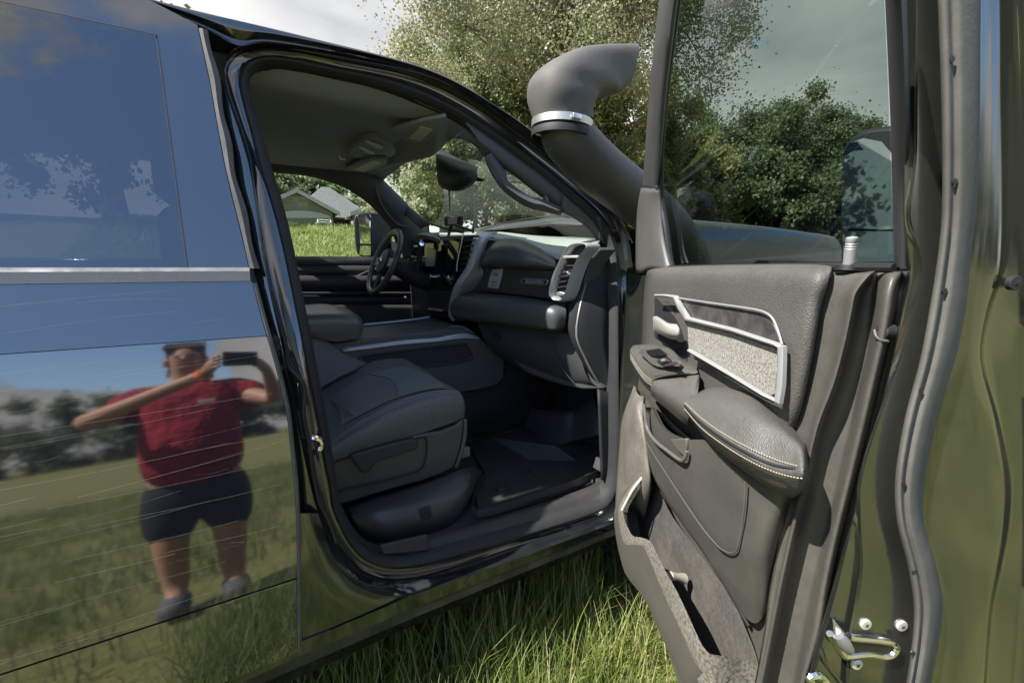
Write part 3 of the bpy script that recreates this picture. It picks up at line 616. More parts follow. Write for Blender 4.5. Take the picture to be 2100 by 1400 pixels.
lg = MB(); dgrid(lg, [
    [(975,597,.05),(1000,599,.05),(1050,603,.05),(1100,610,.05),(1126,616,.05),(1158,622,.05)],
    [(946,606,.0),(990,606,-.02),(1050,611,-.02),(1100,619,-.02),(1130,624,-.02),(1159,628,.0)],
    [(928,618,.0),(985,624,-.045),(1050,629,-.045),(1100,637,-.045),(1135,641,-.04),(1161,640,-.01)],
    [(923,632,.0),(980,645,-.045),(1050,654,-.045),(1100,662,-.045),(1135,668,-.04),(1160,660,-.01)],
    [(928,650,.0),(962,655,-.03),(1050,667,-.03),(1100,673,-.03),(1135,678,-.03),(1156,675,.0)],
    [(939,659,.04),(962,659,.03),(1050,670,.03),(1100,676,.03),(1135,681,.03),(1150,681,.04)]], up=4, uv=4)
lg.build('glovebox_shelf', DASHM, dash, angle=60)
kn = MB(); dgrid(kn, [
    [(978,655,.03),(1030,665,.03),(1090,674,.03),(1150,681,.03),(1186,690,.03)],
    [(990,690,.03),(1040,705,.02),(1100,715,.02),(1155,725,.02),(1192,735,.03)],
    [(1010,720,.06),(1055,735,.04),(1110,755,.04),(1165,775,.04),(1206,775,.03)],
    [(1060,756,.12),(1085,766,.08),(1120,780,.08),(1170,792,.07),(1230,798,.05)]], up=4, uv=4)
knee = kn.build('lower_glovebox', PLAST, dash, angle=60)
MB().tube([dpt(a, b, .015) for a, b in ((1128,684),(1134,706),(1144,735),(1160,765),(1178,786))], .0018, seg=5).build('panel_gap', PLASTD, knee)
lt = MB().loop_prism([dpt(a, b, .012) for a, b in ((1000,678),(1016,680),(1024,690),(1022,696),(1010,694))], (.01, 0, 0)).build('glovebox_latch', PLASTD, knee, bevel=.002)
# outboard air vent: ring, dark core, slats, thumb wheels
ring_o = [(1137,617),(1128,609),(1126,599),(1130,577),(1137,556),(1148,533),(1158,513),(1168,502),(1182,497),(1200,498),(1209,502),(1206,511),(1190,530),(1177,560),(1166,596),(1160,611),(1152,618)]
ring_i = [(1140,612),(1133,605),(1132,597),(1136,577),(1143,557),(1153,536),(1162,518),(1171,507),(1183,502),(1197,502),(1202,504),(1199,511),(1185,528),(1172,558),(1161,594),(1156,607),(1150,613)]
vr = MB(); o_ = resample([dpt(a, b, -.02) for a, b in ring_o], 72, 3, closed=True); i_ = resample([dpt(a, b, -.022) for a, b in ring_i], 72, 3, closed=True); m_i = (o_+i_)/2+np.array([-.008, 0, 0])
vr.grid([o_+np.array([.05, 0, 0]), o_, m_i, i_, i_+np.array([.03, 0, 0])], cv=True)
vent = vr.build('air_vent', SILV, dash, angle=60)
MB().loop_prism(list(i_+np.array([.025, 0, 0])), (.02, 0, 0)).build('vent_core', BLACKR, vent, smooth=False)
sl = MB()
for k in range(7):
    t = k/6; a = (1153-t*16, 533+t*66); b = (1185-t*22, 532+t*64)
    sl.loop_prism([dpt(a[0]+1, a[1], -.012), dpt(b[0]-1, b[1], -.012), dpt(b[0]-1, b[1]+2.5, -.012), dpt(a[0]+1, a[1]+2.5, -.012)], (.022, 0, 0))
for k in range(4): sl.loop_prism([dpt(1172+k*6, 519-k*4, -.008), dpt(1182+k*4, 504, -.008), dpt(1184+k*4, 504, -.008), dpt(1174+k*6, 519-k*4, -.008)], (.014, 0, 0))
sl.build('vent_slats', PLASTD, vent, smooth=False)
dplate('vent_bar', [(1154,524),(1186,524),(1184,529),(1152,529)], -.024, .02, SILV, vent, bevel=.001)
dplate('vent_tab', [(1149,558),(1164,557),(1166,560),(1164,564),(1149,564)], -.03, .012, CHROME, vent, bevel=.002)
dplate('vent_wheel', [(1139,600),(1147,598),(1158,601),(1154,606),(1142,606)], -.024, .012, SILVD, vent, bevel=.002)
# end cap of the dashboard and its pale edge
ec = MB(); ec.grid([[body(a, b, o) for a, b, o in r_] for r_ in (
    [(1209,505,.20),(1196,532,.20),(1180,580,.20),(1166,625,.20),(1164,665,.20),(1178,705,.20),(1200,750,.20),(1222,800,.20)],
    [(1228,509,.15),(1208,535,.16),(1193,580,.16),(1179,632,.16),(1174,688,.16),(1190,730,.16),(1214,770,.16),(1236,803,.16)],
    [(1240,514,.13),(1219,535,.14),(1204,578,.14),(1189,635,.14),(1184,688,.14),(1200,730,.14),(1222,768,.14),(1244,803,.14)],
    [(1252,520,.115),(1250,540,.115),(1254,580,.115),(1255,635,.115),(1256,688,.115),(1256,730,.115),(1257,768,.115),(1257,806,.115)])], up=3, uv=3)
ec.build('dash_end_cap', PLASTD, dash, thick=.01, off=0, angle=60)
MB().tube(resample([body(a, b, .14) for a, b in ((1236,512),(1217,532),(1202,577),(1187,634),(1181,688),(1196,728),(1218,770),(1238,800))], 40, 3), .006, seg=8, flat=.5).build('end_cap_strip', mat('strip_grey', (.11, .11, .11), .4), dash)
# centre stack
stk = MB().loop_prism([hit(a, b, 'x', .80) for a, b in ((874,642),(878,600),(896,520),(900,486),(976,482),(984,486),(972,515),(950,570),(934,598),(926,650),(900,652))], (.08, 0, 0)).build('centre_stack', PLASTD, dash, bevel=.004)
sf = MB(); sf.grid([[hit(a, b, 'x', x) for a, b, x in r_] for r_ in (
    [(980,477,.84),(972,492,.80),(966,520,.79),(958,548,.78),(944,570,.77),(932,590,.77),(925,615,.77),(922,645,.77),(930,658,.78)],
    [(1000,478,.85),(986,492,.80),(978,520,.78),(970,548,.77),(952,576,.76),(938,595,.76),(929,618,.765),(926,642,.77),(936,656,.78)],
    [(1022,477,.87),(1000,492,.84),(991,520,.83),(985,545,.83),(990,562,.84),(974,590,.84),(946,606,.80),(931,632,.79),(940,658,.79)])], up=3, uv=4)
sf.build('stack_surround', RAILS, stk, thick=.006, angle=60)
for (pts, m_, x_, nm) in (([(902,491),(943,488),(938,530),(926,588),(889,582),(894,540)], SCREEN, .762, 'touch_screen'), ([(882,596),(924,600),(921,640),(876,634)], BLACKR, .77, 'climate_panel')):
    MB().loop_prism([hit(a, b, 'x', x_) for a, b in pts], (.02, 0, 0)).build(nm, m_, stk, bevel=.003)
vs = MB()
for k in range(7): vs.loop_prism([hit(a, b, 'x', .775) for a, b in ((951-k*1.2,492+k*12),(971-k*2,490+k*12),(970.5-k*2,493+k*12),(950.5-k*1.2,495+k*12))], (.012, 0, 0))
vs.build('centre_vent_slats', PLAST, stk, smooth=False)
kb = MB()
for k in range(4):
    for j in range(3): MB().box(hit(886+k*9, 608+j*9+k*.5, 'x', .766), (.006, .012, .006)).build('climate_button', PLAST, stk, bevel=.001)
for (a, b) in ((884,567),(921,570)): MB().lathe(hit(a, b, 'x', .745), (-1, 0, .1), [(-.02, .013), (.006, .012), (.008, .008), (.008, 0)], seg=20).build('volume_knob', CHROME, stk)
bt = MB()
for k in range(6): MB().box(hit(880+k*5, 633+k*.6, 'x', .755), (.01, .006, .011)).build('toggle_switch', SILV, stk, smooth=False)
# instrument hood, column, wheel
ih = MB(); ih.grid([[hit(a, b, 'x', x) for a, b, x in r_] for r_ in (
    [(845,494,.78),(850,482,.80),(866,477,.80),(888,477,.80),(904,484,.80)],
    [(847,490,.70),(853,482,.70),(868,480,.70),(886,482,.70),(902,490,.70)],
    [(850,498,.70),(858,492,.70),(870,490,.70),(886,492,.70),(900,500,.70)])], up=3, uv=4)
ih.build('instrument_hood', DASHM, dash, thick=.006)
MB().loop_prism([hit(a, b, 'x', .78) for a, b in ((850,498),(900,498),(895,548),(858,560),(838,540))], (.02, 0, 0)).build('instrument_cluster', SCREEN, dash, bevel=.003)
MB().loop_prism([hit(a, b, 'x', .775) for a, b in ((875,508),(893,512),(890,546),(872,546))], (.004, 0, 0)).build('cluster_display', mat('lit_display', (.34, .38, .36), .2), dash, smooth=False)
MB().loop_prism([hit(a, b, 'x', .83) for a, b in ((770,500),(845,488),(900,500),(880,560),(882,640),(900,660),(850,655),(760,620),(740,560))], (.1, 0, 0)).build('driver_dash_panel', PLASTD, dash, bevel=.01)
colm = MB(); colm.tube([hit(800, 540, 'y', 1.4), hit(835, 560, 'y', 1.4)+np.array([.02, 0, 0]), hit(870, 585, 'y', 1.4)+np.array([.1, 0, 0])], [.045, .062, .07], seg=16)
colm.build('steering_column', PLAST, dash)
MB().tube([hit(856, 552, 'y', 1.15), hit(860, 530, 'y', 1.15), hit(864, 502, 'y', 1.14)], [.012, .014, .019], seg=12).build('gear_selector', PLASTD, dash)
MB().lathe(hit(865, 500, 'y', 1.12), (-.3, -1, .2), [(-.012, .016), (.004, .018), (.010, .012), (.011, 0)], seg=18).build('selector_knob', CHROME, dash)
WC = hit(788, 537, 'y', 1.40); wax = np.array([-math.cos(R(24)), -.02, math.sin(R(24))]); wax /= np.linalg.norm(wax)
wu = np.cross(wax, [0, 1, 0]); wu /= np.linalg.norm(wu); wv = np.cross(wax, wu)
if wu[2] < 0: wu = -wu
def wp(a, r_, h=0): return WC+wu*r_*math.cos(a)+wv*r_*math.sin(a)+wax*h
swm = MB().tube([wp(a, .186) for a in np.linspace(0, math.tau, 64, endpoint=False)], .0155, seg=12, closed=True)
swheel = swm.build('steering_wheel', LEATHS, truck)
MB().tube([wp(a, .172, .004) for a in np.linspace(0, math.tau, 64, endpoint=False)], .0045, seg=6, closed=True).build('rim_accent', SILV, swheel)
hb = MB(); hb.lathe(WC-wax*.03, wax, [(0, .078), (.03, .080), (.045, .070), (.052, .045), (.054, 0)], seg=28); hb.build('wheel_hub', PLAST, swheel)
for a in (math.pi/2, -math.pi/2, math.pi):
    sp_ = MB().loop_prism([wp(a-.38, .07, .004), wp(a+.38, .07, .004), wp(a+.14, .175, 0), wp(a-.14, .175, 0)], -wax*.014).build('wheel_spoke', PLASTD if a == math.pi else SILVD, swheel, bevel=.003)
MB().tube([wp(a, .022, .026) for a in np.linspace(0, math.tau, 24, endpoint=False)], .0025, seg=6, closed=True).build('wheel_emblem', CHROME, swheel)
eb = MB()
for s_ in (-1, 1): eb.tube([wp(s_*a, r_, .026) for a, r_ in ((.2, .006), (.8, .016), (1.5, .018), (2.2, .014))], [.003, .004, .003, .0015], seg=6)
eb.build('ram_head_mark', CHROME, swheel)
MB().lathe(hit(832, 610, 'y', 1.25), (-1, 0, .1), [(0, .008), (.01, .006), (.011, 0)], seg=12).build('ignition_trim', CHROME, dash)
# rear view mirror on the windscreen
rm = MB(); rm.grid([[hit(a, b, 'x', x) for a, b, x in r_] for r_ in (
    [(892,306,.74),(930,330,.76),(962,345,.78),(978,352,.80)], [(896,318,.70),(925,336,.70),(960,352,.72),(977,356,.75)],
    [(903,338,.68),(922,352,.67),(955,362,.68),(973,362,.72)], [(905,366,.69),(918,376,.68),(940,380,.69),(962,374,.72)], [(910,378,.73),(922,382,.73),(940,383,.74),(955,378,.75)])], up=4, uv=4)
rvm = rm.build('rear_view_mirror', PLASTD, truck, thick=.02, off=1, angle=60)
MB().loop_prism([hit(a, b, 'x', .66) for a, b in ((898,340),(912,344),(916,360),(914,380),(898,380))], (.03, 0, 0)).build('mirror_shell', PLAST, rvm, bevel=.004)
MB().loop_prism([hit(a, b, 'x', .74) for a, b in ((972,362),(992,368),(985,373),(970,370))], (.01, 0, 0)).build('mirror_bracket', PLASTD, rvm, bevel=.001)
# wiper cowl seen through the screen
cw = MB(); cw.grid([[hit(a, b, 'x', x) for a, b, x in r_] for r_ in ([(960,470,1.42),(1040,458,1.42),(1100,450,1.42),(1150,446,1.40),(1200,452,1.36)], [(960,476,1.34),(1040,468,1.34),(1100,462,1.34),(1150,458,1.32),(1205,462,1.30)])], up=3, uv=3)
cw.build('wiper_cowl', PLAST, truck, thick=.01)
MB().tube([hit(a, b, 'x', 1.33) for a, b in ((985,472),(1040,456),(1100,446),(1150,441))], .004, seg=6).build('wiper_blade', BLACKR, truck)
# ------------------------------------------------------------------ centre console
YC = .74
con = MB()
side = [(683,703),(734,697),(823,686),(891,680),(925,674),(950,672),(982,690),(1010,715),(1036,738),(1034,775),(1020,790),(985,800),(940,806),(900,800),(760,800),(640,800),(640,703)]
con.loop_prism([hit(a, b, 'y', YC) for a, b in side], (0, .36, -.0))
console = con.build('centre_console', mat('console_plastic', (.055, .056, .062), .5, noise=(9, .25, (.075, .075, .08)), bump=('noise', 700, .15, .0006)), truck, bevel=.008)
ps = [(737,731),(790,722),(946,705),(957,709),(970,730),(957,739),(866,752),(745,745)]
MB().loop_prism(outline(ps, 'y', YC-.002, 2), (0, .004, 0)).build('side_pocket', CARPET, console, smooth=False)
MB().tube(resample([hit(a, b, 'y', YC-.004) for a, b in ps], 60, 2, closed=True), .005, closed=True, seg=8).build('pocket_rim', PLAST, console)
rl = MB(); rl.grid([[hit(a, b, 'y', y) for a, b, y in r_] for r_ in (
    [(683,700,.80),(734,694,.80),(823,681,.80),(891,677,.80),(923,669,.80),(946,667,.79),(965,676,.78)],
    [(700,712,.745),(755,705,.745),(830,695,.745),(893,691,.745),(925,684,.745),(955,681,.745),(982,690,.745)],
    [(703,720,.728),(758,714,.728),(832,705,.728),(895,700,.728),(926,696,.728),(956,693,.728),(984,694,.728)])], up=3, uv=3)
rl.build('side_rail', RAILS, console, thick=.008, angle=60)
MB().tube([hit(a, b, 'y', 1.06) for a, b in ((746,666),(800,661),(850,655),(880,650))], .006, seg=8).build('far_rail', RAILS, console)
MB().loop_prism([hit(a, b, 'y', 1.05) for a, b in ((746,668),(850,657),(895,652),(895,676),(746,690))], (0, .02, 0)).build('far_console_wall', PLAST, console, bevel=.003)
for (a, b) in ((775,688),(806,684)):
    c_ = hit(a, b, 'y', .9); MB().lathe((c_[0], c_[1], c_[2]-.012), (0, 0, 1), [(0, .036), (.012, .037), (.014, .040), (.010, .043), (-.01, .043)], seg=26).build('cup_holder', SILV, console)
ld = MB()
lidr = [[(600,640,.80),(671,633,.86),(706,636,.86),(729,643,.85),(742,655,.84)], [(600,646,.74),(672,642,.74),(712,644,.74),(733,650,.75),(744,662,.76)],
        [(600,660,.70),(676,655,.70),(715,658,.70),(736,662,.71),(745,668,.73)], [(600,675,.70),(680,676,.70),(715,674,.70),(736,674,.71),(744,676,.73)], [(640,690,.71),(684,700,.71),(716,697,.71),(734,693,.72),(742,686,.74)]]
ld.grid([[P(t, 'y') for t in r_] for r_ in lidr], up=5, uv=5)
tl = [hit(a, b, 'y', y) for a, b, y in ((600,640,.80),(671,633,.86),(706,636,.86),(729,643,.85),(742,655,.84))]
ld.grid([tl, [p+np.array([0, .22, 0]) for p in tl], [p+np.array([0, .24, -.08]) for p in tl]], up=2, uv=5)
ld.build('armrest_lid', mat('armrest_vinyl', (.085, .09, .09), .38, bump=[('voro', 400, .3, .001)]), console, angle=70)
sheet('seat_side_cover', [[(625,688,.73),(650,690,.73),(672,700,.73),(700,722,.73),(752,745,.73)], [(640,730,.70),(660,735,.70),(680,745,.70),(705,750,.70),(735,752,.70)], [(655,800,.68),(665,790,.68),(680,782,.68),(705,768,.68),(735,755,.68)]], 'y', mat('side_cover_grey', (.10, .10, .115), .75), console, angle=60)
# ------------------------------------------------------------------ front passenger seat
seat = MB()
SR = [
 [(620,812,.72),(663,797,.72),(700,771,.72),(746,746,.74),(786,736,.74),(823,734,.74),(854,748,.70),(880,762,.66)],
 [(625,835,.66),(672,815,.66),(706,790,.67),(752,763,.68),(790,752,.69),(825,748,.69),(862,760,.62),(898,778,.56)],
 [(640,860,.56),(690,835,.56),(722,812,.56),(768,790,.58),(812,776,.58),(852,770,.57),(892,778,.50),(925,792,.44)],
 [(650,890,.42),(700,862,.42),(740,842,.42),(792,818,.42),(840,803,.42),(884,796,.41),(915,796,.37),(940,802,.34)],
 [(655,910,.32),(690,895,.32),(736,868,.32),(790,838,.32),(835,820,.32),(876,806,.32),(914,801,.31),(943,804,.30)],
 [(660,925,.27),(690,912,.27),(738,885,.27),(792,855,.27),(838,836,.27),(880,822,.27),(920,812,.27),(949,818,.28)],
 [(665,945,.265),(692,930,.265),(740,905,.265),(795,880,.265),(842,862,.265),(885,848,.265),(925,836,.265),(951,835,.28)],
 [(668,965,.29),(694,948,.29),(742,928,.29),(798,908,.29),(845,893,.29),(888,880,.29),(928,866,.29),(948,856,.30)]]
seat.grid([[P(t, 'y') for t in r_] for r_ in SR], up=5, uv=5)
fr_ = [P(r_[-1], 'y') for r_ in SR]
seat.grid([fr_, [p+np.array([.015, .03, -.03]) for p in fr_], [p+np.array([-.05, .06, -.12]) for p in fr_]], up=3, uv=5)
fseat = seat.build('front_seat', SEATF, truck, angle=80)
tag(fseat, 'dark grey cloth passenger seat with twin stitching')
SC = [[(P(SR[i][j], 'y')*(1-f)+P(SR[i][j+1], 'y')*f) for j in range(0, 7) for f in (0,)] for i in (1, 2, 3)]
cen = MB(); cg = []
for i in (1, 2, 3, 4):
    row = []
    for j, f in ((1, .5), (2, .3), (3, .2), (4, .1), (5, .0), (6, -.05)):
        q = np.array(SR[i][j][:3]); 
        if i == 4: q = np.array(SR[4][j][:3])*.45+np.array(SR[3][j][:3])*.55
        if i == 1: q = np.array(SR[1][j][:3])*.75+np.array(SR[2][j][:3])*.25
        row.append(hit(q[0], q[1], 'y', q[2])+np.array([0, 0, .004]))
    cg.append(row)
cen.grid(cg, up=5, uv=5); cen.build('seat_centre_panel', SEATC, fseat, thick=.006, angle=80)
def seat_line(name, pts, rad, m, off=.002):
    A = resample([hit(a, b, 'y', y)+np.array([0, -.002, off]) for a, b, y in pts], 60, 4); return MB().tube(A, rad, seg=6).build(name, m, fseat)
seat_line('seat_seam', [(757,771,.64),(800,782,.52),(813,800,.45),(814,815,.40)], .0022, SEATF, .009)
seat_line('seat_seam', [(683,808,.62),(702,838,.48),(722,856,.40)], .0022, SEATF, .009)
for dy_ in (0, 5):
    base = [(683,903+dy_,.30),(729,871+dy_,.30),(786,840+dy_,.30),(829,820+dy_,.30),(871,807+dy_,.30),(914,800+dy_,.295),(942,803+dy_*.8,.29)]
    A = resample([hit(a, b, 'y', y-.022) for a, b, y in base], 181, 5); stm = MB()
    for i in range(0, 180, 3): stm.tube([A[i], A[i+1], A[i+2]*.7+A[i+1]*.3], .0011, seg=4)
    stm.build('stitching', STITCHG, fseat, smooth=False)
# side shield, lever, storage bin
sh_ = MB()
shp = [(660,937),(690,932),(760,914),(830,899),(873,888),(905,884),(935,872),(951,858),(950,890),(943,925),(932,958),(905,972),(870,985),(800,1004),(707,1033),(665,1045)]
sh_.loop_prism([hit(a, b, 'y', .285) for a, b in shp], (0, .05, 0))
sh_.grid([[hit(a, b, 'y', .285) for a, b in ((951,858),(950,890),(943,925),(932,958))], [hit(a, b, 'y', .285)+np.array([.02, .03, -.01]) for a, b in ((951,858),(950,890),(943,925),(932,958))], [hit(a, b, 'y', .285)+np.array([.015, .4, -.02]) for a, b in ((951,858),(950,890),(943,925),(932,958))]], up=3, uv=4)
shield = sh_.build('side_shield', mat('grass_lit_plastic', (.06, .058, .052), .42, noise=(7, .3, (.085, .08, .07)), bump=('noise', 800, .15, .0006)), fseat, bevel=.010, bseg=4)  # warm brown tint paints the grass's bounce light onto the plastic
MB().tube(resample([hit(a, b, 'y', .279) for a, b in ((664,950),(690,946),(760,925),(830,907),(868,896),(875,905),(873,940),(866,958),(850,968),(800,982),(707,1003),(675,1010))], 80, 3, closed=True), .003, seg=6, closed=True).build('shield_moulding', PLASTD, fseat)
MB().loop_prism(outline([(718,934),(760,922),(820,906),(850,900),(857,903),(858,911),(852,922),(800,938),(772,946),(764,962),(752,970),(744,970),(734,958)], 'y', .262, 2), (0, .03, 0)).build('recliner_lever', PLAST, fseat, bevel=.005)
bn = MB()
bn.grid([[P(t, 'y') for t in r_] for r_ in (
    [(712,1040,.30),(760,1022,.30),(830,1002,.30),(900,980,.30),(945,962,.30),(972,958,.31),(990,966,.33)],
    [(718,1046,.24),(770,1030,.22),(835,1008,.22),(900,984,.22),(940,968,.22),(965,962,.24),(985,975,.28)],
    [(720,1056,.19),(775,1042,.16),(840,1030,.155),(900,1012,.155),(940,1000,.155),(965,985,.18),(978,990,.26)],
    [(726,1070,.17),(780,1062,.13),(845,1050,.125),(905,1034,.125),(942,1020,.13),(962,1008,.16),(972,1008,.24)],
    [(733,1084,.17),(790,1092,.12),(850,1080,.115),(908,1062,.115),(940,1046,.125),(956,1034,.15),(966,1022,.23)],
    [(752,1100,.18),(805,1113,.14),(850,1104,.135),(905,1088,.135),(938,1064,.14),(952,1045,.17),(962,1030,.24)])], up=5, uv=5)
bin_ = bn.build('storage_bin', mat('bin_plastic', (.035, .035, .037), .42, noise=(5, .3, (.05, .048, .046)), bump=('noise', 700, .15, .0006)), fseat, thick=.01, off=-1, angle=80)
MB().loop_prism([hit(a, b, 'y', .112) for a, b in ((862,1047),(884,1041),(887,1062),(864,1068))], (0, .02, 0)).build('bin_symbol_field', PLAST, bin_, smooth=False)
MB().tube([hit(a, b, 'y', .109) for a, b in ((866,1055),(875,1047),(884,1053),(876,1062))], .0014, seg=5, closed=True).build('bin_symbol', BLACKR, bin_)
MB().loop_prism([hit(a, b, 'y', .36) for a, b in ((945,920),(964,917),(964,935),(938,943))], (.0, .02, 0)).build('seat_track', ZINC, fseat, bevel=.002)
# ------------------------------------------------------------------ floor, sill, kick panels
fl = MB()
fl.grid([[(x, y, .60) for x in (-.4, .2, .6, 1.0, 1.22)] for y in (.12, .5, .76)], up=2)
fl.grid([[(1.22, y, .60) for y in (.12, .5, .78)], [(1.34, y, .72) for y in (.12, .5, .78)], [(1.42, y, 1.1) for y in (.12, .5, .78)], [(1.42, y, 1.4) for y in (.12, .5, .78)]], up=3)
fl.grid([[(x, .78, z) for x in (-.4, .6, 1.42)] for z in (.60, .8, 1.0)])
fl.grid([[(x, y, .60) for x in (-1.6, -.4)] for y in (.10, 1.88)]); fl.grid([[(x, y, .62) for x in (-.4, 1.4)] for y in (1.05, 1.88)])
fl.grid([[(1.43, y, z) for y in (.8, 1.88)] for z in (.6, 1.5)])
floor = fl.build('cab_floor', CARPET, truck, thick=.01, off=0)
kp = MB().grid([[body(a, b, .118) for a, b in ((1228,798),(1240,802),(1256,806))], [body(a, b, .118) for a, b in ((1232,900),(1242,900),(1256,900))], [body(a, b, .118) for a, b in ((1236,985),(1244,985),(1254,985))]], up=3, uv=3)
kp.build('kick_panel', PLASTD, truck, thick=.01)
tb = MB().grid([[hit(a, b, 'x', x) for a, b, x in r_] for r_ in (
    [(950,840,1.15),(1010,831,1.18),(1024,829,1.16),(1100,838,1.16),(1160,843,1.16),(1180,836,1.20),(1215,806,1.22)],
    [(950,880,1.13),(1008,865,1.16),(1016,862,1.13),(1095,875,1.13),(1150,882,1.13),(1178,872,1.16),(1225,850,1.18)],
    [(950,920,1.11),(1003,896,1.14),(1010,897,1.11),(1090,908,1.11),(1140,915,1.11),(1175,905,1.14),(1232,890,1.15)])], up=3, uv=3)
tb.build('toe_board', PLAST, truck, thick=.01, angle=70)
si = MB()
si.grid([[body(a, b, o) for a, b, o in r_] for r_ in (
    [(742,1108,.19),(800,1120,.19),(864,1100,.18),(960,1075,.18),(1080,1040,.18),(1200,1000,.18),(1243,975,.18)],
    [(736,1112,.15),(790,1128,.15),(872,1106,.14),(960,1082,.14),(1080,1047,.14),(1200,1010,.14),(1246,985,.14)],
    [(730,1100,.112),(790,1137,.112),(878,1130,.112),(960,1106,.112),(1080,1071,.112),(1200,1034,.112),(1240,1012,.112)],
    [(732,1104,.10),(790,1143,.10),(878,1136,.10),(960,1112,.10),(1080,1077,.10),(1200,1040,.10),(1243,1016,.10)])], up=4, uv=5)
si.build('sill_trim', mat('sill_plastic', (.026, .026, .028), .6, spec=.3, noise=[(10, .4, (.05, .049, .046)), (90, .2, (.016, .016, .017))], bump=('noise', 500, .4, .0015)), truck, thick=.006, angle=70)
MB().loop_prism([body(a, b, .105) for a, b in ((780,1118),(877,1096),(880,1128),(786,1137))], (0, .012, -.002)).build('sill_end_cover', PLAST, truck, bevel=.003)
# pillar hardware
MB().tube(resample([hit(a, b, 'y', y) for a, b, y in ((630,900,.07),(640,898,.0),(656,902,-.005),(657,918,-.005),(648,925,.0),(636,928,.07))], 30, 3), .0085, seg=8).build('door_striker', CHROME, truck)
MB().loop_prism([hit(a, b, 'y', .05) for a, b in ((622,895),(632,893),(640,930),(640,960),(632,968),(628,940))], (0, .006, 0)).build('striker_plate', CHROME, truck, bevel=.002)
MB().tube([hit(a, b, 'y', .035) for a, b in ((593,735),(600,760),(606,785))], [.006, .010, .009], seg=10).build('door_bumper', BLACKR, truck)
MB().loop_prism([hit(a, b, 'y', .035) for a, b in ((592,778),(599,784),(606,783),(612,778),(611,800),(605,850),(600,830))], (0, .004, 0)).build('bumper_pad', mat('polished_plate', (.5, .52, .58), .06, metal=1), truck, smooth=False)
for (a, b, w) in ((562,697,8), (566,712,16), (572,756,12), (618,1070,16), (620,1085,10), (624,1102,12)):
    c_ = body(a, b, .03); MB().lathe(c_, (-.2, -1, 0), [(-.006, .0105), (.004, .010), (.005, .004), (.012, .004), (.013, 0)], seg=10).build('hinge_bolt', PLASTD, truck)
crv = [(583,690),(588,720),(590,750),(612,775),(625,800),(622,850),(632,900),(640,960),(655,1030),(672,1060),(690,1110)]
MB().tube(resample([body(a, b, .035) for a, b in crv], 60, 3), .009, seg=8, flat=.6).build('pillar_weatherstrip', BLACKR, truck)
MB().grid([[(-1.45, .3, z) for z in (1.0, 1.9)], [(-1.45, 1.7, z) for z in (1.0, 1.9)]]).build('rear_bulkhead', PLASTD, truck, thick=.02)
rs = MB()
rs.box((-1.0, .98, 1.02), (.55, 1.5, .2)); rs.box((-1.28, .98, 1.42), (.16, 1.5, .75))
rs.build('rear_bench', SEATF, truck, bevel=.05, bseg=4)
MB().box((-.22, .52, 1.32), (.17, .50, .62)).build('backrest', SEATF, fseat, bevel=.045, bseg=4); MB().box((-.26, .52, 1.74), (.11, .28, .2)).build('headrest', SEATF, fseat, bevel=.045, bseg=4)
dseat = MB().box((.05, 1.44, .98), (.5, .5, .2)).build('driver_seat', SEATF, truck, bevel=.045, bseg=4)
MB().box((-.22, 1.44, 1.32), (.17, .50, .62)).build('backrest', SEATF, dseat, bevel=.045, bseg=4); MB().box((-.26, 1.44, 1.74), (.11, .28, .2)).build('headrest', SEATF, dseat, bevel=.045, bseg=4)
# ================================================================== OPEN FRONT DOOR
AE = 1.15                                              # plane of the door's rear edge
def D(px, py, n): return hit(px, py, 'n', n)
def dgr(rows, up=4, uv=4, mb=None, m=0):
    mb = mb or MB(); mb.grid([[D(*t) for t in r_] for r_ in rows], m, up=up, uv=uv); return mb
def dpl(name, pts, n, dep, m, par, bevel=.003, smooth=0, **kw):
    A = [D(a, b, n) for a, b in pts]
    if smooth: A = resample(A, len(A)*smooth, smooth, closed=True)
    return MB().loop_prism(A, -DN*dep).build(name, m, par, bevel=bevel, **kw)
def dtube(name, pts, r_, m, par, nres=60, closed=False, **kw):
    A = resample([D(*t) for t in pts], nres, 4, closed=closed); return MB().tube(A, r_, seg=8, closed=closed, **kw).build(name, m, par)
shell = MB()
# outer skin (faces away from the photograph, still there)
zl = np.concatenate([np.linspace(.50, 1.50, 26)])
shell.grid([[DP(a, Y(z), z) for a in (.02, .3, .6, .9, 1.13)] for z in zl])
# rear edge (shut face), columns traced on its plane
def A_(px, py, o=0): return hit(px, py, 'a', AE+o)
RY = [-60, 60, 200, 330, 440, 500, 560, 640, 740, 860, 980, 1070, 1160, 1240, 1320, 1420, 1560]
c_in = [1835,1840,1846,1851,1853,1858,1864,1848,1828,1800,1768,1746,1722,1700,1678,1655,1625]
c_g1 = [1880,1880,1880,1878,1866,1880,1890,1870,1846,1802,1766,1764,1768,1758,1744,1738,1715]
c_sl = [1920,1925,1930,1932,1931,1926,1918,1905,1886,1855,1836,1840,1862,1874,1870,1855,1830]
c_sr = [2012,2011,2010,2008,2002,1995,1988,1980,1958,1922,1897,1895,1920,1934,1925,1905,1880]
c_m = [2055,2056,2056,2058,2058,2056,2050,2025,2012,2040,2060,2058,2045,2030,2022,2015,2005]
c_o = [2100,2104,2108,2112,2115,2117,2119,2120,2122,2124,2125,2124,2122,2120,2117,2112,2105]
edge_g = []
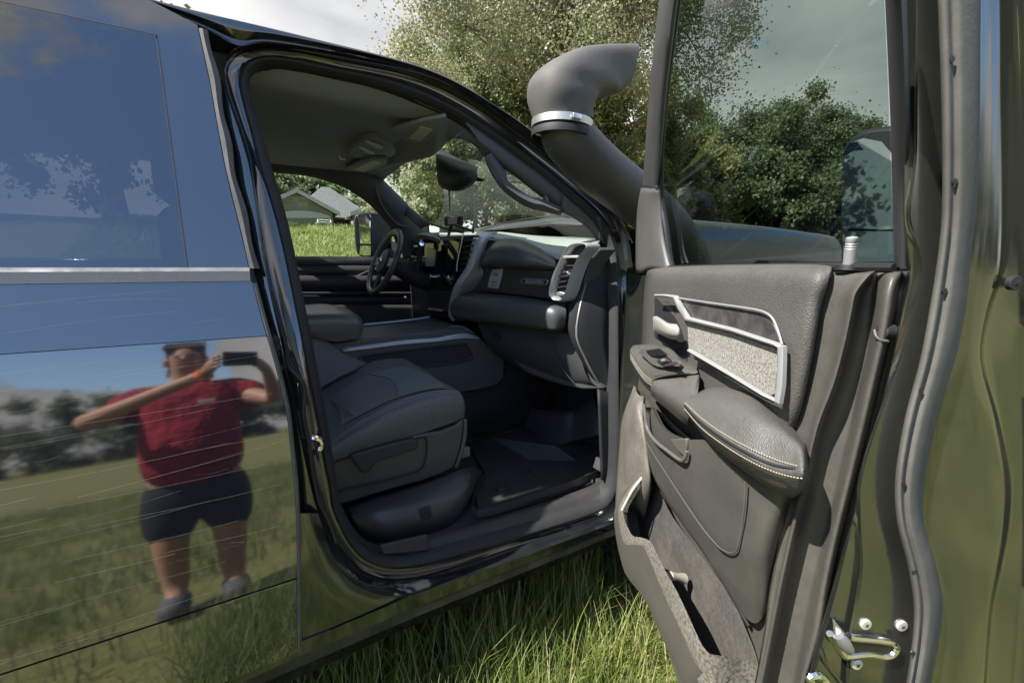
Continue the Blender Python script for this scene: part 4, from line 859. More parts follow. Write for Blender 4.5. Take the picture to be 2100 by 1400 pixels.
for i, y in enumerate(RY):
    edge_g.append([A_(c_in[i]-4, y, -.05), A_(c_in[i], y, -.012), A_((c_in[i]*2+c_g1[i])/3, y, -.006), A_(c_g1[i]-5, y, -.004), A_(c_g1[i]+2, y, .004), A_(c_sl[i]-8, y, .004), A_(c_sl[i]+20, y, .0),
                   A_(c_sr[i]-10, y, .0), A_(c_sr[i]+10, y, .002), A_(c_m[i]-10, y, .003), A_(c_m[i]+6, y, -.002), A_(c_m[i]+26, y, -.003), A_(c_o[i]-14, y, -.002), A_(c_o[i]-2, y, .004), A_(c_o[i]+16, y, .006), A_(c_o[i]+22, y, -.02)])
shell.grid(edge_g, up=4, uv=2)
# inner skin of the steel shell behind the trim
shell.grid([[DP(a, .085, z) for a in (.05, .4, .8, 1.12)] for z in (.52, .8, 1.1, 1.46)])
shell.grid([[DP(.02, n, z) for n in (-.02, .08)] for z in (.52, 1.0, 1.48)])
shell.grid([[DP(a, n, .505) for a in (.02, .5, 1.13)] for n in (-.08, .1)])
door = shell.build('front_door', mat('door_jamb_paint', (.012, .014, .012), .13, ior=2.25, noise=[(6, .4, (.03, .032, .022))], rough_noise=(7, .08, .22)), truck, angle=60)
tag(door, 'open front passenger door')
# window frame bars
wf = MB()
LF = [(1372,-60),(1352,0),(1341,100),(1331,200),(1324,290),(1318,380)]
LG = [(1408,-60),(1393,0),(1380,100),(1368,200),(1360,290),(1352,380)]
nz_ = lambda py: float(np.interp(py, [-60, 0, 200, 400, 560], [.25, .235, .19, .14, .115]))
def bar(a, b, o=0): return [[D(*p, nz_(p[1])-.02+o), D(p[0]*.8+q[0]*.2, p[1], nz_(p[1])+.008+o), D(p[0]*.45+q[0]*.55, p[1], nz_(p[1])+.012+o), D(p[0]*.1+q[0]*.9, p[1], nz_(p[1])+.004+o), D(*q, nz_(p[1])-.02+o)] for p, q in zip(a, b)]
wf.grid(bar(LF, LG), up=4, uv=2)
RF = [(1812,-60),(1815,0),(1822,150),(1827,280),(1830,400),(1834,548)]
RG = [(1856,-60),(1860,0),(1866,150),(1868,280),(1866,400),(1866,552)]
wf2 = MB().grid(bar(RF, RG), up=4, uv=2)
wf2.build('window_frame_post', PLAST, door, angle=60)
frame = wf.build('window_frame_post', mat('frame_trim_black', (.04, .04, .043), .45, noise=(12, .25, (.06, .06, .06)), bump=('noise', 500, .15, .001)), door, angle=60)
sc_ = MB(); sc_.grid([[D(*t) for t in r_] for r_ in (
    [(1314,386,.15),(1324,386,.155),(1334,388,.155),(1350,385,.145)],
    [(1308,420,.14),(1318,418,.155),(1334,418,.15),(1354,420,.135)],
    [(1304,470,.13),(1315,470,.15),(1335,470,.145),(1360,480,.125)],
    [(1303,520,.13),(1314,520,.15),(1338,520,.14),(1370,535,.12)],
    [(1303,560,.13),(1313,560,.15),(1332,552,.14),(1376,552,.12)])], up=3, uv=3)
sc_.build('mirror_sail_cover', mat('sail_plastic', (.055, .055, .054), .5, noise=(15, .3, (.08, .078, .075))), door, thick=.01)
gk = MB(); gk.tube(resample([D(a, b, nz_(b)-.01) for a, b in ((1400,-60),(1389,0),(1376,100),(1364,200),(1356,300),(1356,400),(1366,470),(1374,530),(1378,546))], 40, 3), .008, seg=8)
gk.tube([D(1345, 549, .118), D(1600, 547, .118), D(1836, 549, .118)], .006, seg=8)
gk.build('glass_run_seal', BLACKR, door)
gl_ = MB(); gl_.grid([[D(x0+(x1-x0)*t, y, nz_(y)-.025) for t in np.linspace(0, 1, 6)] for y, x0, x1 in ((-60,1400,1816),(0,1385,1818),(200,1362,1826),(400,1350,1832),(560,1350,1840))])
gl_.build('window_glass', GL_DOOR, door, thick=.004, off=0)
# main soft pad
NP = .15
pad = dgr([
 [(1333,552,.115),(1440,549,.12),(1540,548,.12),(1620,548,.12),(1672,549,.12),(1700,552,.12)],
 [(1331,556,.135),(1440,553,.142),(1540,553,.145),(1620,553,.145),(1676,555,.145),(1705,558,.14)],
 [(1328,568,.145),(1438,566,.155),(1538,567,.158),(1615,569,.158),(1674,573,.158),(1694,580,.148)],
 [(1325,595,.145),(1435,600,.155),(1535,608,.16),(1610,612,.16),(1663,616,.16),(1678,622,.148)],
 [(1322,640,.142),(1430,650,.15),(1530,655,.158),(1600,660,.16),(1656,668,.16),(1668,672,.148)],
 [(1320,690,.14),(1428,710,.148),(1525,740,.155),(1598,745,.158),(1644,745,.158),(1655,748,.148)],
 [(1318,730,.138),(1426,790,.145),(1520,800,.15),(1590,820,.155),(1626,830,.155),(1638,832,.146)],
 [(1316,770,.13),(1424,830,.14),(1518,850,.145),(1585,868,.15),(1612,876,.15),(1622,880,.14)]], 5, 5)
soft = pad.build('door_pad', LEATH, door, thick=.01, off=0, angle=80)
# right-hand border of the trim: flat, channel and ridge columns
RYs = [556,566,600,640,710,790,880,1000,1100,1200,1300,1400,1520]
K0 = [1690,1690,1676,1664,1652,1634,1618,1622,1600,1580,1566,1548,1528]
E1 = [1790,1777,1752,1743,1728,1706,1673,1646,1622,1600,1580,1560,1536]
RR = [1808,1800,1792,1787,1779,1760,1740,1712,1688,1664,1645,1625,1600]
K3 = [1858,1852,1842,1837,1822,1803,1782,1752,1727,1706,1690,1660,1632]
G = []
for i, y in enumerate(RYs):
    t0 = .03 if i == 0 else (.008 if i == 1 else 0)
    G.append([D(K0[i], y, .142-t0), D(K0[i]*.7+E1[i]*.3, y, .138-t0), D(K0[i]*.25+E1[i]*.75, y, .138-t0), D(E1[i]-4, y, .152-t0), D(E1[i]+6, y, .150-t0), D(E1[i]*.7+RR[i]*.3+3, y, .122-t0), D(RR[i]-5, y, .110-t0),
              D(RR[i]+4, y, .114-t0), D(RR[i]*.6+K3[i]*.4, y, .142-t0), D(RR[i]*.3+K3[i]*.7, y, .142-t0), D(K3[i]-5, y, .130-t0), D(K3[i], y, .112-t0), D(K3[i]+13, y, .108-t0)])
trim = MB().grid(G, up=4, uv=3)
# flat base of the trim behind pockets and armrest
trim.grid([[D(*t) for t in r_] for r_ in (
 [(1318,690,.12),(1400,720,.13),(1500,780,.13),(1625,850,.135)],
 [(1308,800,.11),(1400,850,.12),(1500,900,.12),(1640,980,.13)],
 [(1300,930,.10),(1400,990,.11),(1500,1040,.11),(1630,1100,.13)],
 [(1290,1040,.10),(1390,1120,.10),(1490,1180,.10),(1606,1220,.13)],
 [(1300,1130,.10),(1390,1230,.10),(1480,1290,.10),(1580,1330,.13)],
 [(1340,1240,.10),(1410,1330,.10),(1480,1370,.10),(1556,1420,.13)],
 [(1390,1400,.10),(1430,1450,.10),(1480,1480,.10),(1530,1520,.13)])], up=3, uv=3)
tpanel = trim.build('trim_panel', DOORP, door, angle=70)
lb = MB().lathe(D(1808, 680, .1385), DN, [(-.012, .0095), (.0, .009), (.001, .008), (.003, .006), (.004, .003), (.0035, .002), (.002, .0)], seg=24)
lb.build('trim_bolt', PLASTD, door)
dtube('bolt_recess_rim', [(1793,676,.143),(1796,688,.144),(1806,697,.144),(1822,699,.143)], .0016, DOORP, door, 20)
# silver framed insert
dpl('smoked_insert', [(1392,613),(1450,622),(1520,632),(1560,640),(1578,650),(1590,672),(1602,706),(1590,704),(1500,676),(1408,650)], .172, .014, WOODG, door, bevel=.002)
def band(name, a, b, n, m, w=.006, res=4):
    A = np.array([D(*p, n) for p in a]); B = np.array([D(*p, n) for p in b])
    mb = MB().grid([A-DN*w, A, (A+B)/2+DN*.003, B, B-DN*w], up=1, uv=res); return mb.build(name, m, door, angle=60)
band('silver_strip', [(1343,603),(1362,603),(1386,606),(1397,628),(1411,650),(1500,672),(1590,702),(1606,710)], [(1343,609),(1360,609),(1380,612),(1390,634),(1404,658),(1500,681),(1588,710),(1596,716)], .180, SILV, res=1)
band('silver_strip', [(1606,710),(1606,740),(1604,790),(1598,828)], [(1594,714),(1595,742),(1592,790),(1588,818)], .180, SILV, res=1)
band('silver_strip', [(1598,828),(1570,815),(1500,773),(1411,722)], [(1588,818),(1562,806),(1498,766),(1412,715)], .180, SILV, res=1)
dtube('insert_edge', [(1392,611,.177),(1450,620,.177),(1520,630,.177),(1562,638,.177),(1582,650,.177),(1594,674,.177),(1604,706,.177)], .0018, SILV, door)
dpl('cloth_insert', [(1409,659),(1500,683),(1584,712),(1593,720),(1592,760),(1588,808),(1578,812),(1560,803),(1498,765),(1412,717)], .170, .014, FABL, door, bevel=.001, smooth=False)
dpl('handle_recess', [(1342,610),(1378,614),(1388,636),(1403,660),(1408,716),(1411,742),(1375,712),(1342,690)], .152, .004, PLASTD, door, bevel=.001, smooth=False)
hbx = dgr([[(1340,616,.15),(1372,620,.155),(1384,642,.158)], [(1346,620,.12),(1370,626,.12),(1380,646,.12)], [(1346,660,.12),(1368,668,.12),(1378,676,.12)]], 2, 2).build('handle_well', DOORP, door, thick=.003)
hnd = dgr([
 [(1339,650,.165),(1346,648,.18),(1358,654,.188),(1372,662,.188),(1389,664,.182)],
 [(1338,656,.178),(1345,655,.193),(1358,660,.200),(1372,668,.198),(1390,670,.190)],
 [(1339,670,.178),(1346,671,.193),(1358,678,.200),(1372,684,.198),(1390,688,.190)],
 [(1340,678,.165),(1347,682,.18),(1359,688,.188),(1373,694,.188),(1389,697,.180)]], 4, 4).build('inner_handle', mat('handle_silver', (.36, .355, .33), .4, metal=.4), door, thick=.008, angle=80)
# switch pod and pull
pod = dgr([
 [(1318,706,.150),(1345,706,.150),(1375,714,.150),(1400,735,.150),(1432,752,.150)],
 [(1300,708,.19),(1335,707,.18),(1372,718,.175),(1398,740,.17),(1428,757,.165)],
 [(1293,716,.21),(1310,724,.205),(1345,748,.20),(1385,762,.195),(1425,766,.175)],
 [(1292,722,.216),(1306,742,.216),(1322,766,.215),(1338,778,.213),(1352,772,.205)],
 [(1294,740,.21),(1306,758,.212),(1322,780,.212),(1337,792,.212),(1352,788,.20)],
 [(1302,762,.19),(1312,778,.195),(1324,794,.195),(1336,804,.195),(1350,800,.19)]], 4, 4)
swp = pod.build('switch_pod', LEATHS, door, thick=.006, angle=80)
sp2 = dgr([[(1320,716,.2105),(1352,712,.198),(1372,722,.194),(1398,744,.186),(1399,750,.186)], [(1312,722,.2125),(1330,738,.210),(1342,748,.207),(1362,754,.203),(1394,754,.194)]], 1, 2).build('switch_bezel', DOORP, door, thick=.004, off=1)
pull_cup = dpl('pull_cup', [(1320,719),(1350,714),(1368,728),(1334,731)], .2115, .004, BLACKR, door, bevel=.001)
dpl('window_switch', [(1344,738),(1362,733),(1372,741),(1356,746)], .212, .006, PLAST, door, bevel=.0015)
dpl('lock_switch', [(1352,746),(1384,741),(1390,747),(1362,752)], .209, .005, PLAST, door, bevel=.001)
dpl('switch_mark', [(1354,737),(1361,735),(1365,739),(1358,741)], .2135, .001, SILV, door, bevel=0)
def stitches(pts, n_, rad=.0012, nm='stitching', m=STITCH):
    A = resample([D(*t) for t in pts], n_*3+1, 5); mb = MB()
    for i in range(0, n_*3, 3): mb.tube([A[i], A[i+1], A[i+2]*.8+A[i+1]*.2], rad, seg=4)
    return mb.build(nm, m, door, smooth=False)
for o in (0, 4.5, 9): stitches([(1293,726+o,.219),(1305,746+o,.219),(1321,768+o*1.1,.218),(1337,780+o*1.2,.216)], 26, .0009)
grip = dgr([
 [(1340,768,.19),(1365,762,.185),(1400,768,.18),(1430,768,.17),(1436,772,.16)],
 [(1336,782,.212),(1350,786,.212),(1375,800,.212),(1405,822,.214),(1425,836,.214)],
 [(1334,800,.212),(1346,806,.216),(1370,822,.216),(1398,846,.216),(1412,856,.214)],
 [(1336,812,.195),(1350,824,.20),(1372,842,.20),(1396,862,.20),(1410,872,.195)]], 4, 4)
grip.grid([[D(*t) for t in r_] for r_ in ([(1340,768,.19),(1372,786,.20),(1404,806,.205),(1430,812,.20)], [(1336,782,.212),(1365,794,.212),(1400,818,.213),(1424,836,.214)])], up=2, uv=4)
grip.build('pull_grip', mat('worn_grip', (.065, .063, .058), .45, noise=[(14, .5, (.105, .10, .09)), (120, .3, (.04, .038, .036))], bump=('voro', 500, .3, .001)), door, thick=.006, angle=80)
dgr([[(1352,762,.17),(1400,772,.165),(1428,772,.155)], [(1360,775,.14),(1400,792,.135),(1430,800,.13)], [(1385,800,.15),(1410,812,.15),(1432,808,.15)]], 3, 3).build('grip_pocket', DUSTY, door, thick=.004)
# armrest
arm = dgr([
 [(1436,800,.145),(1470,792,.145),(1510,796,.145),(1548,808,.145),(1586,838,.145),(1622,872,.145),(1646,904,.145),(1652,908,.14)],
 [(1424,806,.185),(1462,800,.18),(1503,806,.178),(1545,822,.176),(1582,850,.172),(1616,882,.172),(1644,908,.168),(1653,912,.14)],
 [(1412,814,.212),(1452,820,.212),(1498,836,.21),(1544,856,.205),(1586,880,.196),(1624,904,.192),(1648,920,.186),(1656,926,.145)],
 [(1405,824,.226),(1436,852,.230),(1482,884,.230),(1532,912,.224),(1580,934,.212),(1622,946,.205),(1650,950,.200),(1658,952,.15)],
 [(1404,834,.228),(1438,870,.234),(1484,906,.236),(1536,938,.230),(1584,960,.218),(1626,970,.210),(1650,974,.204),(1657,974,.15)],
 [(1408,848,.215),(1444,888,.224),(1490,924,.226),(1540,960,.220),(1590,984,.210),(1628,992,.202),(1646,992,.195),(1653,990,.15)],
 [(1414,858,.19),(1450,902,.20),(1496,942,.205),(1546,978,.202),(1592,1004,.195),(1624,1012,.188),(1638,1010,.182),(1646,1008,.15)],
 [(1420,862,.15),(1456,908,.15),(1500,950,.15),(1550,986,.15),(1594,1010,.15),(1622,1020,.15),(1634,1018,.145),(1642,1012,.14)]], 5, 5)
arm.build('armrest', LEATH, door, thick=.006, angle=80)
stitches([(1405,826,.2295),(1436,855,.2335),(1482,888,.2335),(1532,916,.2275),(1580,938,.2155),(1622,952,.2085),(1650,956,.2035)], 70, .0009)
stitches([(1404,838,.2305),(1437,876,.2375),(1484,912,.2395),(1536,944,.2335),(1584,966,.2215),(1626,978,.213),(1649,981,.206)], 70, .0009)
dtube('armrest_seam', [(1404,831,.229),(1437,865,.2345),(1483,899,.2365),(1534,929,.2305),(1582,951,.2180),(1624,960,.209),(1650,963,.203)], .0022, PLASTD, door)
# bolster below the armrest with its smooth insert
bol = dgr([
 [(1313,800,.13),(1335,830,.19),(1345,850,.20),(1362,880,.20),(1400,900,.20),(1450,905,.19),(1500,950,.185),(1550,985,.18),(1600,1010,.17),(1640,1012,.145)],
 [(1312,860,.14),(1322,880,.19),(1340,905,.195),(1366,935,.195),(1405,950,.195),(1455,965,.19),(1510,1000,.185),(1560,1025,.175),(1600,1035,.165),(1622,1030,.145)],
 [(1316,905,.14),(1330,930,.185),(1352,962,.19),(1380,990,.19),(1420,1015,.19),(1470,1035,.185),(1520,1060,.18),(1560,1075,.175),(1590,1080,.16),(1608,1080,.14)],
 [(1330,960,.14),(1346,985,.18),(1372,1020,.18),(1402,1050,.18),(1440,1080,.18),(1484,1105,.18),(1525,1125,.178),(1560,1132,.17),(1582,1132,.155),(1594,1130,.138)],
 [(1362,1015,.13),(1380,1045,.165),(1408,1080,.17),(1438,1110,.17),(1472,1140,.17),(1506,1162,.17),(1535,1175,.168),(1558,1180,.16),(1574,1182,.15),(1583,1182,.136)],
 [(1430,1110,.125),(1444,1135,.155),(1464,1160,.16),(1486,1185,.16),(1508,1205,.16),(1528,1220,.158),(1545,1228,.154),(1558,1230,.148),(1568,1232,.142),(1576,1232,.134)],
 [(1510,1240,.12),(1516,1250,.14),(1524,1260,.145),(1532,1268,.145),(1540,1274,.143),(1547,1277,.14),(1553,1276,.138),(1560,1270,.136),(1565,1262,.134),(1570,1255,.13)]], 4, 4)
bol.build('lower_bolster', mat('bolster_plastic', (.05, .048, .044), .42, noise=[(5, .5, (.08, .076, .066)), (60, .3, (.034, .033, .031)), (240, .2, (.085, .08, .072))], bump=('noise', 700, .15, .0008)), door, thick=.006, angle=80)
ins = [(1322,898),(1340,930),(1371,978),(1405,1030),(1439,1080),(1465,1112),(1480,1126),(1496,1133),(1508,1130),(1514,1118),(1521,1080),(1527,1030),(1528,988),(1500,955),(1450,912),(1436,905)]
insn = [.196,.196,.195,.194,.190,.184,.183,.182,.182,.183,.184,.187,.189,.191,.193,.197]
Lp = resample([D(a, b, n+.001) for (a, b), n in list(zip(ins, insn))[:13]], 120, 3)
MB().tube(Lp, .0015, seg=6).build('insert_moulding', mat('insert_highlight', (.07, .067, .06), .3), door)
# cup recess above the bolster
dgr([[(1322,838,.205),(1345,842,.19),(1380,880,.19),(1410,905,.19)], [(1328,850,.15),(1350,850,.14),(1385,880,.14),(1412,900,.14)], [(1340,900,.14),(1362,920,.14),(1390,930,.14),(1410,910,.15)]], 3, 3).build('cup_recess', BLACKR, door, thick=.004)
dpl('recess_tray', [(1372,900),(1407,898),(1407,915),(1402,936),(1390,925)], .203, .01, mat('tray_tan', (.07, .065, .058), .5), door, bevel=.003)
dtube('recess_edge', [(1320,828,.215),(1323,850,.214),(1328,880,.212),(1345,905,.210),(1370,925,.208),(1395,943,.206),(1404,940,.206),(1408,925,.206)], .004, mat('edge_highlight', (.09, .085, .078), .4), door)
# front corner of the trim, then the map pocket
dgr([[(1300,790,.12),(1302,800,.15),(1310,810,.17),(1318,812,.17)], [(1276,856,.16),(1290,838,.18),(1305,836,.19),(1320,880,.185)], [(1270,910,.16),(1283,900,.19),(1302,890,.195),(1326,940,.185)],
     [(1264,980,.16),(1279,980,.19),(1298,980,.195),(1330,1000,.18)], [(1261,1050,.16),(1274,1046,.20),(1290,1040,.18),(1320,1060,.15)]], 4, 3).build('front_corner_trim', mat('corner_worn', (.10, .09, .076), .6, noise=[(16, .6, (.17, .155, .13)), (240, .5, (.04, .037, .034))], bump=('noise', 400, .3, .0012)), door, thick=.008, angle=50)
PI1 = [(1318,978),(1297,1006),(1277,1046),(1294,1094),(1312,1101),(1334,1110),(1354,1150),(1393,1221),(1429,1300),(1448,1333),(1466,1342),(1500,1345),(1530,1350),(1560,1372)]
PO1 = [(1312,976),(1290,1004),(1268,1046),(1278,1110),(1300,1116),(1318,1119),(1328,1136),(1360,1214),(1394,1286),(1425,1356),(1452,1386),(1490,1415),(1525,1435),(1556,1452)]
PO2 = [(1304,978),(1280,1008),(1262,1052),(1270,1130),(1281,1172),(1300,1200),(1318,1222),(1338,1262),(1368,1330),(1400,1400),(1420,1440),(1460,1490),(1495,1515),(1540,1540)]
pn = [.18,.205,.22,.222,.222,.222,.222,.222,.22,.216,.205,.175,.145,.12]
inr = MB(); IA = [D(*p, n) for p, n in zip(PI1, pn)]; OA = [D(*p, n) for p, n in zip(PO1, pn)]; OB = [D(*p, n-.022) for p, n in zip(PO2, pn)]
dr_ = [.006, .008, .012, .03, .05, .08, .1, .1, .1, .09, .07, .04, .02, .01]
inr.grid([[p-DN*.012+np.array([0, 0, -q_]) for p, q_ in zip(IA, dr_)], [p-DN*.004+np.array([0, 0, -.012*min(1, q_*20)]) for p, q_ in zip(IA, dr_)], IA, [a*.5+b*.5+DN*.002+np.array([0, 0, .002]) for a, b in zip(IA, OA)], OA], uv=3)
lip = inr.build('pocket_lip', SPECK, door, angle=50)
tag(lip, 'worn pale speckled lip of the map pocket')
MB().grid([OA, [a*.6+b*.4+DN*.004 for a, b in zip(OA, OB)], OB, [p-DN*.07 for p in OB]], up=2, uv=3).build('pocket_wall', mat('pocket_wall_tan', (.065, .061, .053), .55, noise=[(9, .4, (.10, .094, .08)), (90, .3, (.07, .065, .06))], bump=('noise', 500, .3, .001)), door, angle=50)
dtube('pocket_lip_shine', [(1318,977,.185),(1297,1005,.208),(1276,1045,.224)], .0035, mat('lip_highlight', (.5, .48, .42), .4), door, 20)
dgr([[(1310,1000,.13),(1330,960,.14),(1350,1000,.135)], [(1284,1060,.13),(1330,1040,.13),(1380,1060,.13)], [(1300,1110,.13),(1350,1110,.128),(1440,1140,.128)], [(1350,1170,.13),(1410,1180,.128),(1500,1225,.128)], [(1400,1270,.13),(1450,1260,.128),(1530,1290,.128)], [(1440,1340,.13),(1490,1330,.128),(1550,1340,.128)], [(1470,1400,.13),(1510,1390,.128),(1560,1390,.128)]], 3, 3).build('pocket_back', DUSTY, door)
pc = MB(); pc.tube([D(1374, 1180, .19), D(1388, 1182, .17), D(1402, 1186, .15)], [.010, .008, .012], seg=12); pc.build('pocket_clip', mat('clip_metal', (.6, .57, .5), .35, metal=.6), door)
dtube('bolster_shadow_gap', [(1318,930,.15),(1332,965,.148),(1362,1018,.14),(1400,1070,.138),(1460,1155,.135),(1536,1284,.13)], .0035, BLACKR, door)
# lock knob
kt, kb_ = D(1748, 484, .125), D(1741, 549, .118)
ax = kt-kb_; ln = np.linalg.norm(ax)
MB().lathe(kb_, ax, [(0, .0075), (ln*.62, .0072), (ln*.64, .0064), (ln*.68, .0072), (ln*.72, .0064), (ln*.76, .0072), (ln*.80, .0064), (ln*.84, .0072), (ln*.95, .0066), (ln, .0)], seg=18).build('lock_knob', SILV, door)
MB().lathe(kb_+np.array([0, 0, .001]), (0, 0, 1), [(-.004, .017), (.002, .016), (.003, .008)], seg=20).build('knob_grommet', BLACKR, door)
# weather seal on the shut face
sg = []
for i, y in enumerate(RY):
    a_, b_ = c_sl[i], c_sr[i]
    sg.append([A_(a_, y, .003), A_(a_+3, y, .016), A_(a_*.8+b_*.2, y, .022), A_(a_*.66+b_*.34, y, .018), A_(a_*.5+b_*.5, y, .022), A_(a_*.25+b_*.75, y, .020), A_(b_-5, y, .014), A_(b_, y, .003)])
seal_d = MB().grid(sg, up=5, uv=3).build('edge_seal', mat('dusty_seal', (.08, .078, .07), .85, spec=.2, noise=[(9, .55, (.13, .127, .12)), (70, .3, (.055, .055, .055))], bump=('noise', 300, .2, .0015)), door, angle=80)
for a, b in ((1952,122),(1958,373),(1937,596),(1887,800),(1852,991),(1876,1172),(1872,1339)):
    MB().lathe(A_(a, b, .0212), DD, [(-.001, .0032), (.0006, .0030), (.0008, .0)], seg=10).build('seal_vent_hole', BLACKR, seal_d)
SCREWM = mat('screw_zinc', (.60, .59, .54), .42, metal=.5)
def screw(a, b, rp, m=SCREWM, o=.006):
    c_ = A_(a, b, o); rad = rp/FPX*np.dot(c_-CAM, _fw)
    s_ = MB().lathe(c_, DD, [(-.004, rad*1.02), (.0006, rad), (.0014, rad*.88), (.0017, 0)], seg=24).build('shut_face_screw', m, door)
    x_ = MB()
    u = np.array([0, 0, 1.0]); w = DN
    for q in (u*.6+w*.4, w*.6-u*.4): x_.box(c_+DD*.0036, (.001, .001, .001)); x_.v = x_.v[:-8]; x_.f = x_.f[:-6]; x_.m = x_.m[:-6]; x_.tube([c_+DD*.0016-q*rad*.5, c_+DD*.0016+q*rad*.5], rad*.1, seg=5)
    x_.build('screw_cross', PLASTD, s_)
for a, b in ((1776,1280), (1850,1283), (1758,1362)): screw(a, b, 11.5)
screw(2082, 580, 15, PLASTD)
lt_ = MB(); LL = [(1702,1298),(1713,1318),(1726,1338),(1736,1344),(1781,1340),(1814,1345),(1830,1340),(1838,1328),(1830,1317),(1800,1311),(1752,1306),(1740,1303)]
lt_.tube(resample([A_(a, b, .008) for a, b in LL], 70, 4), .0045, seg=8)
latch = lt_.build('latch', CHROME, door)
MB().loop_prism([A_(a, b, .008) for a, b in ((1706,1296),(1745,1302),(1800,1309),(1830,1318),(1834,1330),(1816,1340),(1734,1339),(1716,1318)) ], DD*.001).build('latch_slot', mat('latch_dark', (.03, .028, .025), .3, metal=.5), latch, smooth=False)
MB().tube([A_(1720, 1302, .012), A_(1730, 1316, .014), A_(1742, 1332, .012)], [.006, .008, .006], seg=10).build('latch_claw', SILVD, latch)
MB().loop_prism([A_(a, b, .006) for a, b in ((1706,1266),(1730,1294),(1709,1296))], DD*.004).build('latch_guide', ZINC, latch, bevel=.0008)
MB().tube(resample([A_(a, b, .01) for a, b in ((1664,1400),(1660,1390),(1668,1385),(1682,1384),(1690,1392),(1696,1404))], 20, 3), .005, seg=8).build('door_bumper_clip', CHROME, door)
MB().tube(resample([A_(a, b, .006) for a, b in ((1682,1325),(1688,1345),(1700,1370),(1722,1398))], 24, 3), .003, seg=6).build('jamb_pressing', PAINTC, door)
# towing mirror on the far side of the open door
def MD(a, n, z): return DP(a, n, z)
mt = MB(); A_m, N0, N1, Z0, Z1 = .30, -.47, -.80, 1.50, 1.90
MC = [(1722,540),(1720,470),(1722,360),(1726,310),(1740,284),(1768,266),(1810,258),(1860,258),(1880,275),(1884,400),(1884,540),(1860,560),(1740,560)]
mo = [hit(a, b, 'x', 1.50) for a, b in MC]
MI = [(1731,468),(1730,360),(1734,316),(1746,294),(1772,284),(1806,290),(1824,312),(1832,345),(1836,470)]
mh = MB().loop_prism(resample(mo, 60, 3, closed=True), (.12, 0, 0)).build('passenger_mirror', PLASTD, door, bevel=.015)
mirror_face('mirror_glass', MI, 1.468, -.227, MIR, mh)
mirror_face('blind_spot_mirror', [(1732,474),(1834,474),(1834,536),(1740,540),(1732,530)], 1.468, -.2, MIR, mh)
MB().tube([hit(1735, 555, 'x', 1.55), hit(1560, 560, 'n', -.02), ], [.03, .03], seg=10).build('mirror_arm', PLASTD, mh)
# ================================================================== THINGS IN AND ON THE TRUCK
def gz(x, y):
    """height of the land"""
    t = np.clip((y-4.5)/12.5, 0, 1); up = 2.35*t*t*(3-2*t); t2 = np.clip((y-17.5)/5, 0, 1)
    return .10+up-1.0*t2*t2*(3-2*t2)
mt_pts = [(975,1015),(997,977),(967,917),(1003,893),(1090,906),(1140,912),(1200,895),(1236,880),(1240,940),(1223,972),(1100,1015),(982,1052)]
mat_o = MB().loop_prism([hit(a, b, 'z', .628) for a, b in mt_pts], (0, 0, -.012)).build('floor_mat', MATR, None, bevel=.003)
tag(mat_o, 'black rubber floor mat with raised rim and ribbed toe area in the passenger footwell', 'floor mat')
rimm = MB()
for Lr in ([(997,976),(975,1014),(982,1054),(1100,1018),(1222,974),(1240,942)],):
    lo = [hit(a, b, 'z', .63) for a, b in Lr]
    rimm.grid([lo, [p+np.array([-.003, -.003, .02]) for p in lo], [p+np.array([-.008, -.010, .024]) for p in lo], [p+np.array([-.012, -.016, .0]) for p in lo]], uv=3)
rimm.build('mat_rim', MATR, mat_o, thick=.003)
rb = MB()
for k in range(15):
    t = k/14; a = (1008+t*78, 898+t*44); b = (1140+t*40, 915+t*28); c_ = (1236, 885+t*28)
    rb.tube([hit(a[0], a[1], 'z', .630), hit(b[0], b[1], 'z', .630), hit(c_[0], c_[1], 'z', .630)], .0035, seg=5)
rb.build('mat_ribs', MATR, mat_o)
MB().lathe(hit(1030, 999, 'z', .63), (0, 0, 1), [(0, .030), (.008, .027), (.010, .020), (.006, .018), (.004, 0)], seg=24).build('mat_fastener', PLASTD, mat_o)
for a, b in ((1068,970), (1084,966), (1094,974), (1074,978)): MB().lathe(hit(a, b, 'z', .629), (0, 0, 1), [(0, .012), (.003, .011), (.003, .006), (.001, 0)], seg=14).build('mat_emblem', PLASTD, mat_o)
ph0 = hit(925, 470, 'x', .86)
holder = thing('phone_holder', ph0, 'black clamp style phone holder standing on the dash above the touch screen', 'phone holder')
MB().tube([hit(a, b, 'x', .86) for a, b in ((880,458),(898,464),(925,472),(950,477))], .006, seg=8).build('holder_arm', PLASTD, holder)
MB().tube([hit(a, b, 'x', .84) for a, b in ((935,462),(952,468),(970,474))], .007, seg=8).build('holder_arm', PLASTD, holder)
MB().loop_prism([hit(a, b, 'x', .85) for a, b in ((911,446),(916,444),(917,447),(938,446),(939,443),(943,443),(943,462),(911,463))], (.02, 0, 0)).build('clamp_cradle', PLASTD, holder, bevel=.003)
MB().loop_prism([hit(a, b, 'x', .846) for a, b in ((918,448),(937,447),(936,459),(919,460))], (.003, 0, 0)).build('cradle_pad', mat('grey_pad', (.25, .25, .26), .4), holder, smooth=False)
MB().tube([hit(926, 463, 'x', .86), hit(922, 475, 'x', .88), hit(918, 490, 'x', .82)], .008, seg=8).build('holder_stem', PLASTD, holder)
MB().tube([hit(a, b, 'x', .86) for a, b in ((878,452),(879,476))], .005, seg=6).build('clamp_jaw', PLASTD, holder)
MB().tube([hit(a, b, 'x', .84) for a, b in ((971,468),(970,478))], .005, seg=6).build('clamp_jaw', PLASTD, holder)
card = MB().loop_prism([hit(a, b, 'x', .93) for a, b in ((880,463),(901,465),(900,482),(879,480))], (.004, 0, 0)).build('display_pane', mat('pale_pane', (.45, .55, .52), .15), None, smooth=False)
